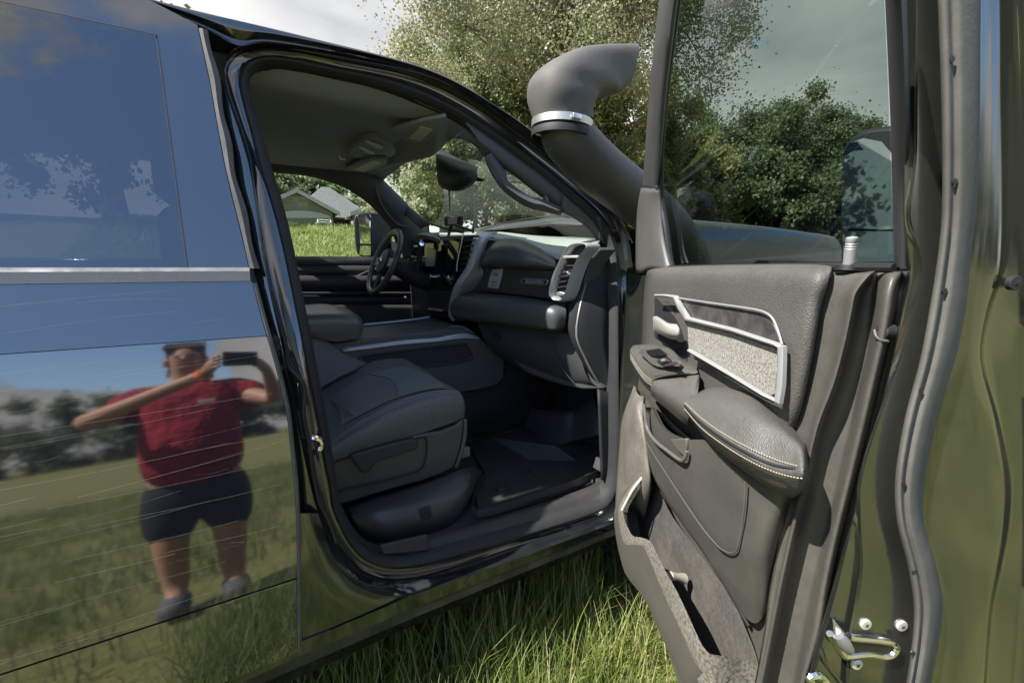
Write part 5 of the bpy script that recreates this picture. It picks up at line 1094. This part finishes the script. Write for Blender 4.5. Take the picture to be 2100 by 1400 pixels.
tag(card, 'small pale green display pane propped on the dash behind the phone holder', 'display')
cord = MB().tube([hit(a, b, 'x', .70) for a, b in ((921,380),(921,395),(922,412),(922,433))], [.004, .0045, .004, .0025], seg=6).build('hanging_cord', BLACKR, None)
tag(cord, 'thin black cord hanging from the rear view mirror', 'cord')
cab = MB().tube(resample([hit(a, b, 'x', .755) for a, b in ((950,478),(946,500),(941,522),(937,545),(937,556))], 24, 3), .0028, seg=6).build('charging_cable', mat('white_cable', (.6, .6, .58), .5), None)
tag(cab, 'pale charging cable looping down beside the touch screen', 'cable')
# ================================================================== LAND
gm = mat('ground_soil_grass', (.15, .165, .04), .95, noise=[(.7, .6, (.21, .20, .06)), (9, .5, (.09, .11, .03)), (60, .5, (.19, .16, .08))], bump=('noise', 14, .6, .06))
ax_ = np.concatenate([-np.geomspace(500, 12, 24), np.linspace(-11, 11, 34), np.geomspace(12, 500, 24)])
ay_ = np.concatenate([-np.geomspace(500, 6, 22), np.linspace(-5, 26, 60), np.geomspace(27, 500, 22)])
GX, GY = np.meshgrid(ax_, ay_); GZ = gz(GX, GY)+.02*np.sin(GX*1.3)*np.cos(GY*.9)
MB().grid(np.stack([GX, GY, GZ], -1)).build('ground', gm, None)
tag(bpy.data.objects['ground'], kind='structure')
def leafmat(name, col, col2, trans=.35, sc=3.0):
    m = bpy.data.materials.new(name); m.use_nodes = True; nt = m.node_tree; nt.nodes.clear(); N = nt.nodes.new; L = nt.links.new
    o = N('ShaderNodeOutputMaterial'); tc = N('ShaderNodeTexCoord'); n = N('ShaderNodeTexNoise'); n.inputs['Scale'].default_value = sc; n.inputs['Detail'].default_value = 5; L(tc.outputs['Object'], n.inputs[0])
    r = N('ShaderNodeMapRange'); L(n.outputs['Fac'], r.inputs[0]); r.inputs[1].default_value = .35; r.inputs[2].default_value = .65
    x = N('ShaderNodeMix'); x.data_type = 'RGBA'; L(r.outputs[0], x.inputs[0]); x.inputs[6].default_value = (*col, 1); x.inputs[7].default_value = (*col2, 1)
    d = N('ShaderNodeBsdfPrincipled'); d.inputs['Roughness'].default_value = .5; L(x.outputs[2], d.inputs['Base Color']); t = N('ShaderNodeBsdfTranslucent'); L(x.outputs[2], t.inputs[0])
    mx = N('ShaderNodeMixShader'); mx.inputs[0].default_value = trans; L(d.outputs[0], mx.inputs[1]); L(t.outputs[0], mx.inputs[2]); L(mx.outputs[0], o.inputs[0]); return m
GR = [leafmat('grass_fresh', (.24, .31, .07), (.33, .37, .12), .55, 5), leafmat('grass_deep', (.10, .16, .03), (.15, .21, .05), .5, 5), leafmat('grass_dry', (.30, .27, .14), (.38, .34, .2), .35, 5)]
def blades(name, X, Yv, h, w, mats, label, cat='grass', lean=.5, p=(.5, .38, .12), zoff=0):
    n = len(X); az = RNG.uniform(0, math.tau, n); ln_ = h*lean*RNG.uniform(.15, 1.2, n); fa = az+RNG.normal(math.pi/2, .5, n)
    Z = gz(X, Yv)+zoff; V = np.zeros((n, 8, 3), np.float32)
    for k, t in enumerate((0, .4, .75, 1.0)):
        cx = X+np.cos(az)*ln_*t**1.9; cy = Yv+np.sin(az)*ln_*t**1.9; cz = Z+h*(t-.28*lean*t*t*(ln_/np.maximum(h, .01))); ww = w*(1-t**1.6)*.5+w*.04
        V[:, 2*k] = np.stack([cx-np.cos(fa)*ww, cy-np.sin(fa)*ww, cz], 1); V[:, 2*k+1] = np.stack([cx+np.cos(fa)*ww, cy+np.sin(fa)*ww, cz], 1)
    b = np.arange(n)[:, None]*8; F = np.concatenate([b+np.array([0, 1, 3, 2]), b+np.array([2, 3, 5, 4]), b+np.array([4, 5, 7, 6])], 0)
    mi = np.tile(RNG.choice(3, n, p=p), 3)
    o = bulk(name, V.reshape(-1, 3), F, mats, None, mi, True); return tag(o, label, cat, kind='stuff')
def clumped(n, x0, x1, y0, y1, ncl, sp):
    cx = RNG.uniform(x0, x1, ncl); cy = RNG.uniform(y0, y1, ncl); i = RNG.integers(0, ncl, n)
    return cx[i]+RNG.normal(0, sp, n), cy[i]+RNG.normal(0, sp, n)
X1, Y1 = clumped(42000, -.4, 3.0, -1.3, 1.0, 900, .06)
hh = RNG.uniform(.10, .36, len(X1))*np.where(Y1 > -.1, 1, .85)
blades('tall_grass', X1, Y1, hh, RNG.uniform(.003, .0065, len(X1)), GR, 'long green grass growing along and under the truck', p=(.5, .36, .14))
X2, Y2 = clumped(46000, -7, 4.5, -9, -1.2, 2600, .12)
kp_ = ~((abs(X2+.3) < .45) & (abs(Y2+1.75) < .3))
X2, Y2 = X2[kp_], Y2[kp_]
blades('field_grass', X2, Y2, RNG.uniform(.05, .22, len(X2)), RNG.uniform(.005, .011, len(X2)), GR, 'field grass behind the photographer, seen mirrored in the door paint', p=(.42, .33, .25))
# leafy weeds on the bank
n = 130000; X3 = RNG.uniform(-3, 14, n); Y3 = 4.5+RNG.uniform(0, 1, n)**1.25*15
WEED = [leafmat('weed_bright', (.26, .33, .09), (.36, .42, .15), .45, 2), leafmat('weed_mid', (.14, .20, .05), (.21, .27, .08), .45, 2), leafmat('weed_pale', (.30, .32, .16), (.36, .36, .2), .3, 2)]
blades('bank_weeds', X3, Y3, RNG.uniform(.06, .24, n), RNG.uniform(.012, .034, n), WEED, 'tall leafy weeds covering the bank below the house', 'weeds', lean=1.1, p=(.5, .38, .12))
# ------------------------------------------------------------------ trees
BARK = mat('bark', (.11, .095, .08), .9, noise=(6, .5, (.17, .155, .135)), bump=('noise', 25, .7, .03))
def pol(px, dist):
    d = ray(px, 526); h = np.array([d[0], d[1]]); h /= np.linalg.norm(h); return CAM[0]+h[0]*dist, CAM[1]+h[1]*dist
LM = dict(
  pale=[leafmat('oak_leaf_pale', (.34, .35, .20), (.42, .41, .27), .5), leafmat('oak_leaf_mid', (.18, .20, .10), (.26, .27, .15), .5)],
  green=[leafmat('leaf_light', (.28, .36, .16), (.42, .46, .26), .5), leafmat('leaf_mid', (.12, .18, .07), (.19, .25, .10), .5)],
  dark=[leafmat('leaf_dark', (.15, .19, .09), (.21, .24, .13), .45), leafmat('leaf_deep', (.085, .115, .055), (.13, .16, .08), .45)],
  gold=[leafmat('leaf_gold', (.32, .31, .12), (.40, .37, .17), .5), leafmat('leaf_olive', (.17, .19, .07), (.23, .24, .10), .45)])
GAMB = 'trees around the field'
def tree(x, y, H, rad, base, nleaf, ls, kind, label, trunk=.18, ncl=70, seed=0, name='oak_tree', lobes=7):
    rg = np.random.default_rng(seed+5); z0 = float(gz(x, y))-.05; root = thing(name, (x, y, z0), label, 'tree', GAMB)
    mb = MB(); c0 = np.array([x, y, z0]); top = c0+np.array([rg.normal(0, .3), rg.normal(0, .3), base+(H-base)*.55])
    pth = np.array([c0, c0+(top-c0)*.35+rg.normal(0, .08*trunk/.18, 3)*[1, 1, 0], c0+(top-c0)*.7+rg.normal(0, .12, 3)*[1, 1, 0], top]); mb.tube(cr1(pth, 4), np.linspace(trunk*1.25, trunk*.35, 13), seg=9)
    # crown: lobes, each a cloud of clusters fed by a limb
    cc = c0+np.array([0, 0, base+(H-base)*.5]); rz = (H-base)*.5; cl = []; lob = []
    for k in range(lobes):
        th = k*math.tau/lobes*1.0+rg.uniform(-.4, .4); zz_ = rg.uniform(-.55, .75); rr_ = math.sqrt(max(.05, 1-zz_*zz_))*rg.uniform(.5, .72)
        lob.append((cc+np.array([rad*rr_*math.cos(th), rad*rr_*math.sin(th), rz*zz_*.72]), rg.uniform(.36, .55)*rad))
    lob.append((cc+np.array([0, 0, rz*.55]), rad*.5))
    for (lc, lr) in lob:
        st_ = pth[1]+(pth[3]-pth[1])*rg.uniform(.15, .9); mid_ = (st_+lc)/2+rg.normal(0, .12*rad/3, 3); br = cr1(np.array([st_, mid_, lc]), 4)
        mb.tube(br, np.linspace(trunk*.42, trunk*.12, len(br)), seg=6)
        for j in range(max(3, ncl//(lobes+1))):
            v = rg.normal(0, 1, 3); v /= np.linalg.norm(v); q = lc+v*lr*np.array([1, 1, .8])*rg.uniform(.55, 1.08)**.7; cl.append((q, lr*rg.uniform(.16, .34)))
            if j % 2 == 0: mb.tube(np.array([lc+(q-lc)*.05, lc+(q-lc)*.5+rg.normal(0, .06, 3), q]), [trunk*.13, trunk*.07, trunk*.03], seg=4, cap=False)
    mb.build('trunk', BARK, root)
    C = np.array([q for q, _ in cl]); Rr = np.array([r for _, r in cl]); i = rg.integers(0, len(C), nleaf)
    v = rg.normal(0, 1, (nleaf, 3)); Pn = C[i]+v*Rr[i][:, None]*.55
    a = rg.normal(0, 1, (nleaf, 3)); a /= np.linalg.norm(a, axis=1)[:, None]; b = np.cross(a, rg.normal(0, 1, (nleaf, 3))); b /= np.linalg.norm(b, axis=1)[:, None]
    s1_ = (ls*rg.uniform(.6, 1.25, nleaf))[:, None]; s2_ = s1_*.36
    V = np.stack([Pn-a*s1_*.5, Pn+b*s2_, Pn+a*s1_*.5, Pn-b*s2_], 1).reshape(-1, 3)
    hue = rg.random(len(C))
    bulk('crown', V-0, np.arange(nleaf*4).reshape(-1, 4), LM[kind], root, (hue[i]+rg.normal(0, .2, nleaf) > .5).astype(int))
    return root
T = []
x, y = pol(1145, 15); T.append(tree(x, y, 12.6, 5.2, 1.6, 210000, .078, 'pale', 'large pale leaved oak standing behind the roof and the intake snorkel', .28, 300, 1, lobes=11))
x, y = pol(925, 19); T.append(tree(x, y, 7.6, 3.5, .2, 90000, .13, 'green', 'light green tree filling the left half of the windscreen', .22, 160, 2, lobes=9))
x, y = pol(1030, 22); T.append(tree(x, y, 9.8, 5.0, .2, 90000, .14, 'green', 'green tree behind the rear view mirror in the windscreen', .22, 150, 3, lobes=9))
x, y = pol(1180, 21); T.append(tree(x, y, 8.8, 5.0, .2, 70000, .14, 'gold', 'olive yellow tree low behind the snorkel tube', .2, 120, 4, lobes=9))
for (px, d_, topy, rad, kd, lab, sd_) in (
   (1385, 26, 300, 3.4, 'gold', 'yellowish tree at the left edge of the open door window', 5),
   (1450, 33, 268, 4.2, 'dark', 'dark oak left of centre through the open door window', 6),
   (1545, 34, 240, 4.6, 'dark', 'tallest rounded oak through the open door window', 7),
   (1645, 36, 268, 4.4, 'dark', 'broad dark oak right of centre through the open door window', 8),
   (1725, 39, 306, 4.2, 'dark', 'lower dark oak beside the towing mirror through the open door window', 9),
   (1830, 42, 345, 4.4, 'dark', 'far dark oak hidden partly by the towing mirror and window frame', 10),
   (1960, 40, 330, 4.6, 'dark', 'far dark oak beyond the rear edge of the open door', 11)):
    x, y = pol(px, d_); H_ = 1.5+d_*math.tan(math.atan((520-topy)/FPX*.93))-float(gz(x, y)); T.append(tree(x, y, H_*1.03, rad*1.12, .1, 75000, .17, kd, lab, .25, 120, sd_, lobes=9))
for (px, d_, topy, rad, lab, sd_) in ((575, 43, 372, 2.6, 'tree left of the garage gable behind the house', 12), (612, 46, 357, 3.3, 'rounded tree rising right above the garage gable', 13), (664, 47, 371, 2.6, 'small tree behind the ridge of the house roof', 14), (742, 44, 402, 2.6, 'tree behind the right slope of the house roof', 15)):
    x, y = pol(px, d_); H_ = 1.5+d_*(522-topy)/FPX-float(gz(x, y)); T.append(tree(x, y, H_*1.02, rad, 1.2, 13000, .24, 'green' if sd_ != 12 else 'dark', lab, .25, 80, sd_, lobes=8))
SHR = [(930, 17, 'pale'), (905, 19.5, 'green'), (965, 16.5, 'pale'), (1000, 18, 'pale'), (1075, 19, 'green'), (1150, 18.5, 'pale'), (1240, 19, 'green'), (1330, 22, 'gold'), (1400, 25, 'gold'), (1480, 27, 'dark'), (1560, 27, 'dark'), (1640, 28, 'dark'), (1720, 29, 'dark'), (1800, 30, 'dark')]
SHL = ['pale bush low in the windscreen behind the phone holder', 'green bush low in the windscreen nearest the driver pillar', 'pale bush behind the rear view mirror cord', 'pale bush in the middle of the windscreen base', 'green bush low in the windscreen above the glovebox', 'pale bush behind the grab handle', 'green bush low behind the snorkel tube', 'olive bush between snorkel and open door', 'olive bush at the left edge of the door window', 'dark bush under the left oak in the door window', 'dark bush under the tallest oak in the door window', 'dark bush right of the tallest oak in the door window', 'dark bush beside the towing mirror in the door window', 'dark bush hidden behind the towing mirror']
for q, (px, d_, kd) in enumerate(SHR):
    x, y = pol(px, d_); tree(x, y, 4.6 if q < 8 else 5.2, 2.5 if q < 8 else 3.0, -.6, 26000 if q < 8 else 20000, .13 if q < 8 else .2, kd, SHL[q], .08, 60, 70+q, name='wild_bush', lobes=8)
k = 0
for (x, y, H_) in ((-44, -62, 10), (-30, -66, 8), (-18, -60, 11), (-7, -68, 9), (5, -64, 8), (17, -62, 10), (30, -66, 9), (-60, -48, 11), (44, -60, 9)):
    tree(x, y, H_, H_*1.0, -1.2, 9000, .6, 'dark', ['oak of the tree line across the field mirrored at the left of the rear door', 'low oak of the far tree line mirrored left of the photographer', 'tallest oak of the far tree line mirrored above the elbow', 'oak of the far tree line mirrored behind the head', 'low oak of the far tree line mirrored right of the head', 'oak of the far tree line mirrored by the door seam', 'oak of the far tree line mirrored in the pillar paint', 'oak at the left end of the far tree line', 'oak at the right end of the far tree line'][k], .3, 60, 30+k, lobes=8); k += 1
for (x, y, H_, lab) in ((-7, 21, 8, 'leafy oak left of the house mirrored in the driver side mirror'), (-3.2, 18, 6.5, 'bushy oak nearest the rear side window, seen through the dark glass'), (-11, 17, 7, 'broad oak left of the rear side window view, seen through the dark glass'), (-24, 4, 9, 'oak behind the tailgate mirrored in the driver side mirror'), (-30, -12, 10, 'oak far behind the truck mirrored in the passenger mirror'), (-27, 14, 10, 'oak behind the truck near the house side')):
    tree(x, y, H_, 4.2 if x > -12 else 5.5, -.6 if x > -12 else .3, 14000 if x > -12 else 9000, .22 if x > -12 else .4, 'dark', lab, .3, 70, 50+int(H_*3+x), lobes=8)
# ------------------------------------------------------------------ house
YH = 27.0
hs = thing('house', hit(620, 470, 'y', YH)*[1, 1, 0]+[0, 0, 1.6], 'low beige house with grey shingle roof and garage gable beyond the bank', 'house')
STUC = mat('beige_stucco', (.21, .205, .15), .9, noise=(3, .2, (.25, .24, .185))); SHIN = mat('grey_shingles', (.085, .085, .088), .95, noise=[(9, .8, (.15, .15, .15)), (2, .3, (.065, .065, .07))], bump=('noise', 20, .5, .02))
TRW = mat('white_house_trim', (.45, .45, .42), .6)
pk = hit(607, 391, 'y', YH); er = hit(695, 437, 'y', YH); el_ = np.array([2*pk[0]-er[0], YH, er[2]]); zb_ = 1.5
MB().loop_prism([np.array([el_[0]+.35, YH, zb_]), np.array([er[0]-.35, YH, zb_]), np.array([er[0]-.35, YH, er[2]-.02]), pk-[0, 0, .12], np.array([el_[0]+.35, YH, er[2]-.02])], (0, 9, 0)).build('garage_wall', STUC, hs, smooth=False)
rfm_ = MB()
for e_ in (er, el_): rfm_.loop_prism([pk+[0, -.3, .05], e_+[0, -.3, .0], e_+[0, -.3, -.1], pk+[0, -.3, -.06]], (0, 9, 0))
rfm_.build('garage_roof', SHIN, hs, smooth=False)
for e_ in (er, el_): MB().loop_prism([pk+[0, -.36, .09], e_+[0, -.36, .04], e_+[0, -.36, -.2], pk+[0, -.36, -.13]], (0, .055, 0)).build('gable_board', TRW, hs, smooth=False)
ga = [hit(a, b, 'y', YH-.06) for a, b in ((578,447),(578,436),(592,433),(612,431.5),(635,433),(658,437),(676,443),(676,447))]
MB().loop_prism(ga, (0, .05, 0)).build('garage_arch_trim', TRW, hs, smooth=False)
MB().loop_prism([hit(a, b, 'y', YH-.05) for a, b in ((580,447),(674,447),(674,500),(580,500))], (0, .04, 0)).build('garage_door', mat('garage_door_grey', (.17, .165, .14), .7), hs, smooth=False)
MB().loop_prism([hit(a, b, 'y', YH-.07) for a, b in ((674,442),(678,444),(678,500),(674,500))], (0, .07, 0)).build('garage_jamb', TRW, hs, smooth=False)
rdg = hit(660, 383, 'y', 33.5); ev = hit(700, 446, 'y', YH+1.4)
E1_ = np.array([el_[0]+2, YH+1.4, ev[2]]); E2_ = np.array([7.9, YH+1.4, ev[2]]); E3_ = np.array([7.9, 40, ev[2]]); E4_ = np.array([el_[0]+2, 40, ev[2]]); R1_ = rdg; R2_ = rdg+[.5, 0, 0]
mr = MB(); o_ = 0; mr.v += [tuple(q) for q in (E1_, E2_, E3_, E4_, R1_, R2_)]; mr.f += [(0, 1, 5, 4), (1, 2, 5), (2, 3, 4, 5), (3, 0, 4)]; mr.m += [0]*4
mr.build('main_roof', SHIN, hs, smooth=False, thick=.12)
MB().box(((E1_[0]+E2_[0])/2, 34.2, (zb_+ev[2])/2-.05), (E2_[0]-E1_[0]-1.0, 10.4, ev[2]-zb_)).build('main_wall', STUC, hs, smooth=False)
MB().box(((E1_[0]+E2_[0])/2+1.5, YH+1.36, ev[2]-.03), (E2_[0]-E1_[0]-3, .08, .16)).build('fascia', TRW, hs, smooth=False)
px_ = hit(712, 455, 'y', YH+1.85)
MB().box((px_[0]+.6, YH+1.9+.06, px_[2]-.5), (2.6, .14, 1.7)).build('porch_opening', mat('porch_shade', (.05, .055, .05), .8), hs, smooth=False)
g2 = hit(778, 419, 'y', YH+.6)
MB().loop_prism([g2, g2+[1.6, 0, -.65], g2+[1.6, 0, -3.2], g2+[-1.6, 0, -3.2], g2+[-1.6, 0, -.65]], (0, 4, 0)).build('side_gable_wall', STUC, hs, smooth=False)
for s_ in (1, -1): MB().loop_prism([g2+[0, -.2, .16], g2+[1.8*s_, -.2, -.62], g2+[1.8*s_, -.2, -.82], g2+[0, -.2, -.05]], (0, 4.4, 0)).build('side_gable_roof', SHIN if s_ < 0 else SHIN, hs, smooth=False)
for s_ in (1, -1): MB().loop_prism([g2+[0, -.26, .2], g2+[1.85*s_, -.26, -.6], g2+[1.85*s_, -.26, -.84], g2+[0, -.26, -.08]], (0, .055, 0)).build('gable_board', TRW, hs, smooth=False)
tr0 = hit(663, 458, 'y', 24)
trl = thing('utility_trailer', (tr0[0], tr0[1], float(gz(tr0[0], 24))), 'small white utility trailer parked in front of the garage', 'trailer')
w2 = hit(677, 452, 'y', 24)[0]-hit(649, 452, 'y', 24)[0]
MB().box((tr0[0], 24, tr0[2]+.02), (w2*.9, .9, .07)).build('trailer_bed', WHITE, trl, bevel=.01)
for s_ in (-1, 1):
    MB().tube([(tr0[0]+s_*w2*.47, 23.6, tr0[2]-.1), (tr0[0]+s_*w2*.47, 23.6, tr0[2]+.16)], .04, seg=8).build('corner_post', WHITE, trl)
MB().tube([(tr0[0]-w2*.47, 23.6, tr0[2]+.15), (tr0[0]+w2*.3, 23.6, tr0[2]+.15)], .02, seg=6).build('side_rail', WHITE, trl)
for s_ in (-1, 1): MB().lathe((tr0[0], 24+s_*.5, tr0[2]-.3), (0, 1, 0), [(-.08, .18), (-.07, .26), (.07, .26), (.08, .18)], seg=18).build('trailer_wheel', TYRE, trl)
# ================================================================== PHOTOGRAPHER
px0, py0 = -.40, -1.70
def skinned(name, pts, edges, rads, m, parent, root=0, sub=2):
    me = bpy.data.meshes.new(name); me.from_pydata([tuple(p) for p in pts], edges, []); me.update(); me.materials.append(m)
    o = bpy.data.objects.new(name, me); COL.objects.link(o); sk = o.modifiers.new('skin', 'SKIN'); sk.use_smooth_shade = True
    for i, d in enumerate(me.skin_vertices[0].data):
        r_ = rads[i]; d.radius = (r_, r_) if not hasattr(r_, '__len__') else r_; d.use_root = (i == root)
    s_ = o.modifiers.new('sub', 'SUBSURF'); s_.levels = sub; s_.render_levels = sub
    if parent is not None: put(o, parent)
    return o
SKIN = mat('skin', (.50, .27, .18), .55); SHIRT = mat('red_shirt', (.30, .010, .02), .9, noise=(5, .5, (.16, .005, .012)), bump=('noise', 9, .8, .05)); SHORT = mat('black_shorts', (.012, .012, .016), .85); SHOE = mat('grey_shoes', (.10, .10, .105), .7); HAIR = mat('brown_hair', (.06, .035, .02), .7)
bp_, be_, br_ = [], [], []
def bj(x, y, z, r_, par=None):
    bp_.append((px0+x, py0+y, z)); br_.append(r_)
    if par is not None: be_.append((par, len(bp_)-1))
    return len(bp_)-1
cph = CAM-_fw*.014
pel = bj(0, 0, .96, (.17, .14)); bel = bj(0, .03, 1.12, (.19, .17), pel); che = bj(0, .01, 1.30, (.17, .14), bel); upc = bj(0, -.01, 1.42, (.12, .10), che); nk = bj(0, .01, 1.50, .06, upc); hd1 = bj(0, .025, 1.57, .070, nk); hd2 = bj(0, .03, 1.65, (.082, .095), hd1); hd3 = bj(0, .02, 1.72, (.07, .08), hd2)
def rel(p): return p[0]-px0, p[1]-py0, p[2]
for s_ in (-1, 1):
    hp = bj(s_*.10, 0, .87, .115, pel); kn_ = bj(s_*.125, .03, .54, .085, hp); an = bj(s_*.12, .0, .26, .058, kn_); ft = bj(s_*.125, .07, .19, .04, an); toe = bj(s_*.135, .17, .175, .032, ft)
    shd = bj(s_*.19, -.01, 1.40, .070, upc)
    hx_, hy_, hz_ = rel(cph+_r2*s_*.088-_u2*.012-_fw*.03)
    elb = bj(s_*.38 if s_ < 0 else .38, .20, 1.30, .046, shd); wr = bj(hx_+s_*.045, hy_-.075, hz_-.045, .027, elb); pm = bj(hx_+s_*.014, hy_-.03, hz_-.012, .030, wr)
    for f_ in range(4):                                # fingers round the back edge of the phone
        dzf = .026-f_*.018; k1 = bj(hx_+s_*.006, hy_-.008, hz_+dzf, .0085, pm); k2 = bj(hx_-s_*.010, hy_+.004, hz_+dzf+.002, .0078, k1); k3 = bj(hx_-s_*(.024-.003*abs(f_-1)), hy_+.002, hz_+dzf+.003, .0070, k2)
    t1 = bj(hx_+s_*.002, hy_-.038, hz_+.012, .010, pm); t2 = bj(hx_-s_*.018, hy_-.034, hz_+.026, .0085, t1)
person = skinned('person', bp_, be_, br_, SKIN, None, 0)
tag(person, 'photographer in red T-shirt and black shorts holding up a phone, seen mirrored in the door', 'person')
def child_skin(name, P_, E_, R_, m): return skinned(name, [(px0+a, py0+b, c) for a, b, c in P_], E_, R_, m, person)
child_skin('shirt', [(0, 0, .84), (0, .045, 1.05), (0, .02, 1.26), (0, -.01, 1.41), (0, 0, 1.47), (-.2, -.01, 1.40), (-.32, .08, 1.34), (.2, -.01, 1.40), (.36, .09, 1.34)], [(0, 1), (1, 2), (2, 3), (3, 4), (3, 5), (5, 6), (3, 7), (7, 8)], [(.225, .19), (.245, .215), (.225, .18), (.17, .13), .085, .11, .09, .11, .09], SHIRT)
child_skin('shorts', [(0, 0, .98), (0, 0, .84), (-.13, 0, .74), (-.135, .02, .50), (.13, 0, .74), (.135, .02, .50)], [(0, 1), (1, 2), (2, 3), (1, 4), (4, 5)], [(.20, .17), (.20, .17), .135, .112, .135, .112], SHORT)
for s_ in (-1, 1): child_skin('shoe', [(s_*.12, -.03, .19), (s_*.125, .06, .17), (s_*.135, .19, .165)], [(0, 1), (1, 2)], [.075, .07, .06], SHOE)
child_skin('hair', [(0, -.02, 1.66), (0, .01, 1.735), (0, -.05, 1.60)], [(0, 1), (0, 2)], [(.09, .088), (.078, .085), .07], HAIR)
for s_ in (-1, 1):
    MB().lathe((px0+s_*.034, py0+.115, 1.652), (0, 1, 0), [(-.012, .008), (.0, .0065), (.002, .004), (.003, 0)], seg=12).build('eye', mat('eye_dark', (.05, .04, .03), .2), person)
    MB().lathe((px0+s_*.088, py0+.02, 1.635), (s_, 0, 0), [(-.01, .026), (.006, .024), (.010, .012), (.006, 0)], seg=12).build('ear', SKIN, person)
child_skin('nose', [(0, .11, 1.655), (0, .138, 1.622)], [(0, 1)], [.010, .016], SKIN)
MB().tube([(px0-.025, py0+.118, 1.582), (px0, py0+.126, 1.580), (px0+.025, py0+.118, 1.582)], [.003, .006, .003], seg=8).build('mouth', mat('lips', (.35, .12, .10), .5), person)
wl = rel(cph-_r2*.088-_u2*.012-_fw*.03)
wc = np.array([px0+wl[0]-.052, py0+wl[1]-.082, wl[2]-.052])
MB().tube([wc+np.array([-.010, -.008, -.008]), wc+np.array([.010, .008, .008])], .037, seg=18).build('watch_strap', mat('orange_strap', (.85, .18, .03), .5), person)
MB().loop_prism([(px0+.05, py0+.185, 1.33), (px0+.12, py0+.175, 1.335), (px0+.12, py0+.170, 1.36), (px0+.05, py0+.180, 1.355)], (0, .012, 0)).build('shirt_mark', mat('faded_print', (.5, .42, .42), .9), person, bevel=.003)
ph = MB(); pc_ = CAM-_fw*.010; cr_ = [pc_+_r2*sx_*.078+_u2*sy_*.038 for sx_, sy_ in ((-1, -1), (1, -1), (1, 1), (-1, 1))]
ph.loop_prism(cr_, -_fw*.008); phone = ph.build('smartphone', mat('phone_dark', (.02, .02, .022), .25), None, bevel=.004)
tag(phone, 'dark smartphone held up sideways in both hands of the photographer', 'phone')

def depth(o):
    n = 0
    while o.parent is not None: o = o.parent; n += 1
    return n
for o in list(S.objects):
    while depth(o) > 2: o.parent = o.parent.parent
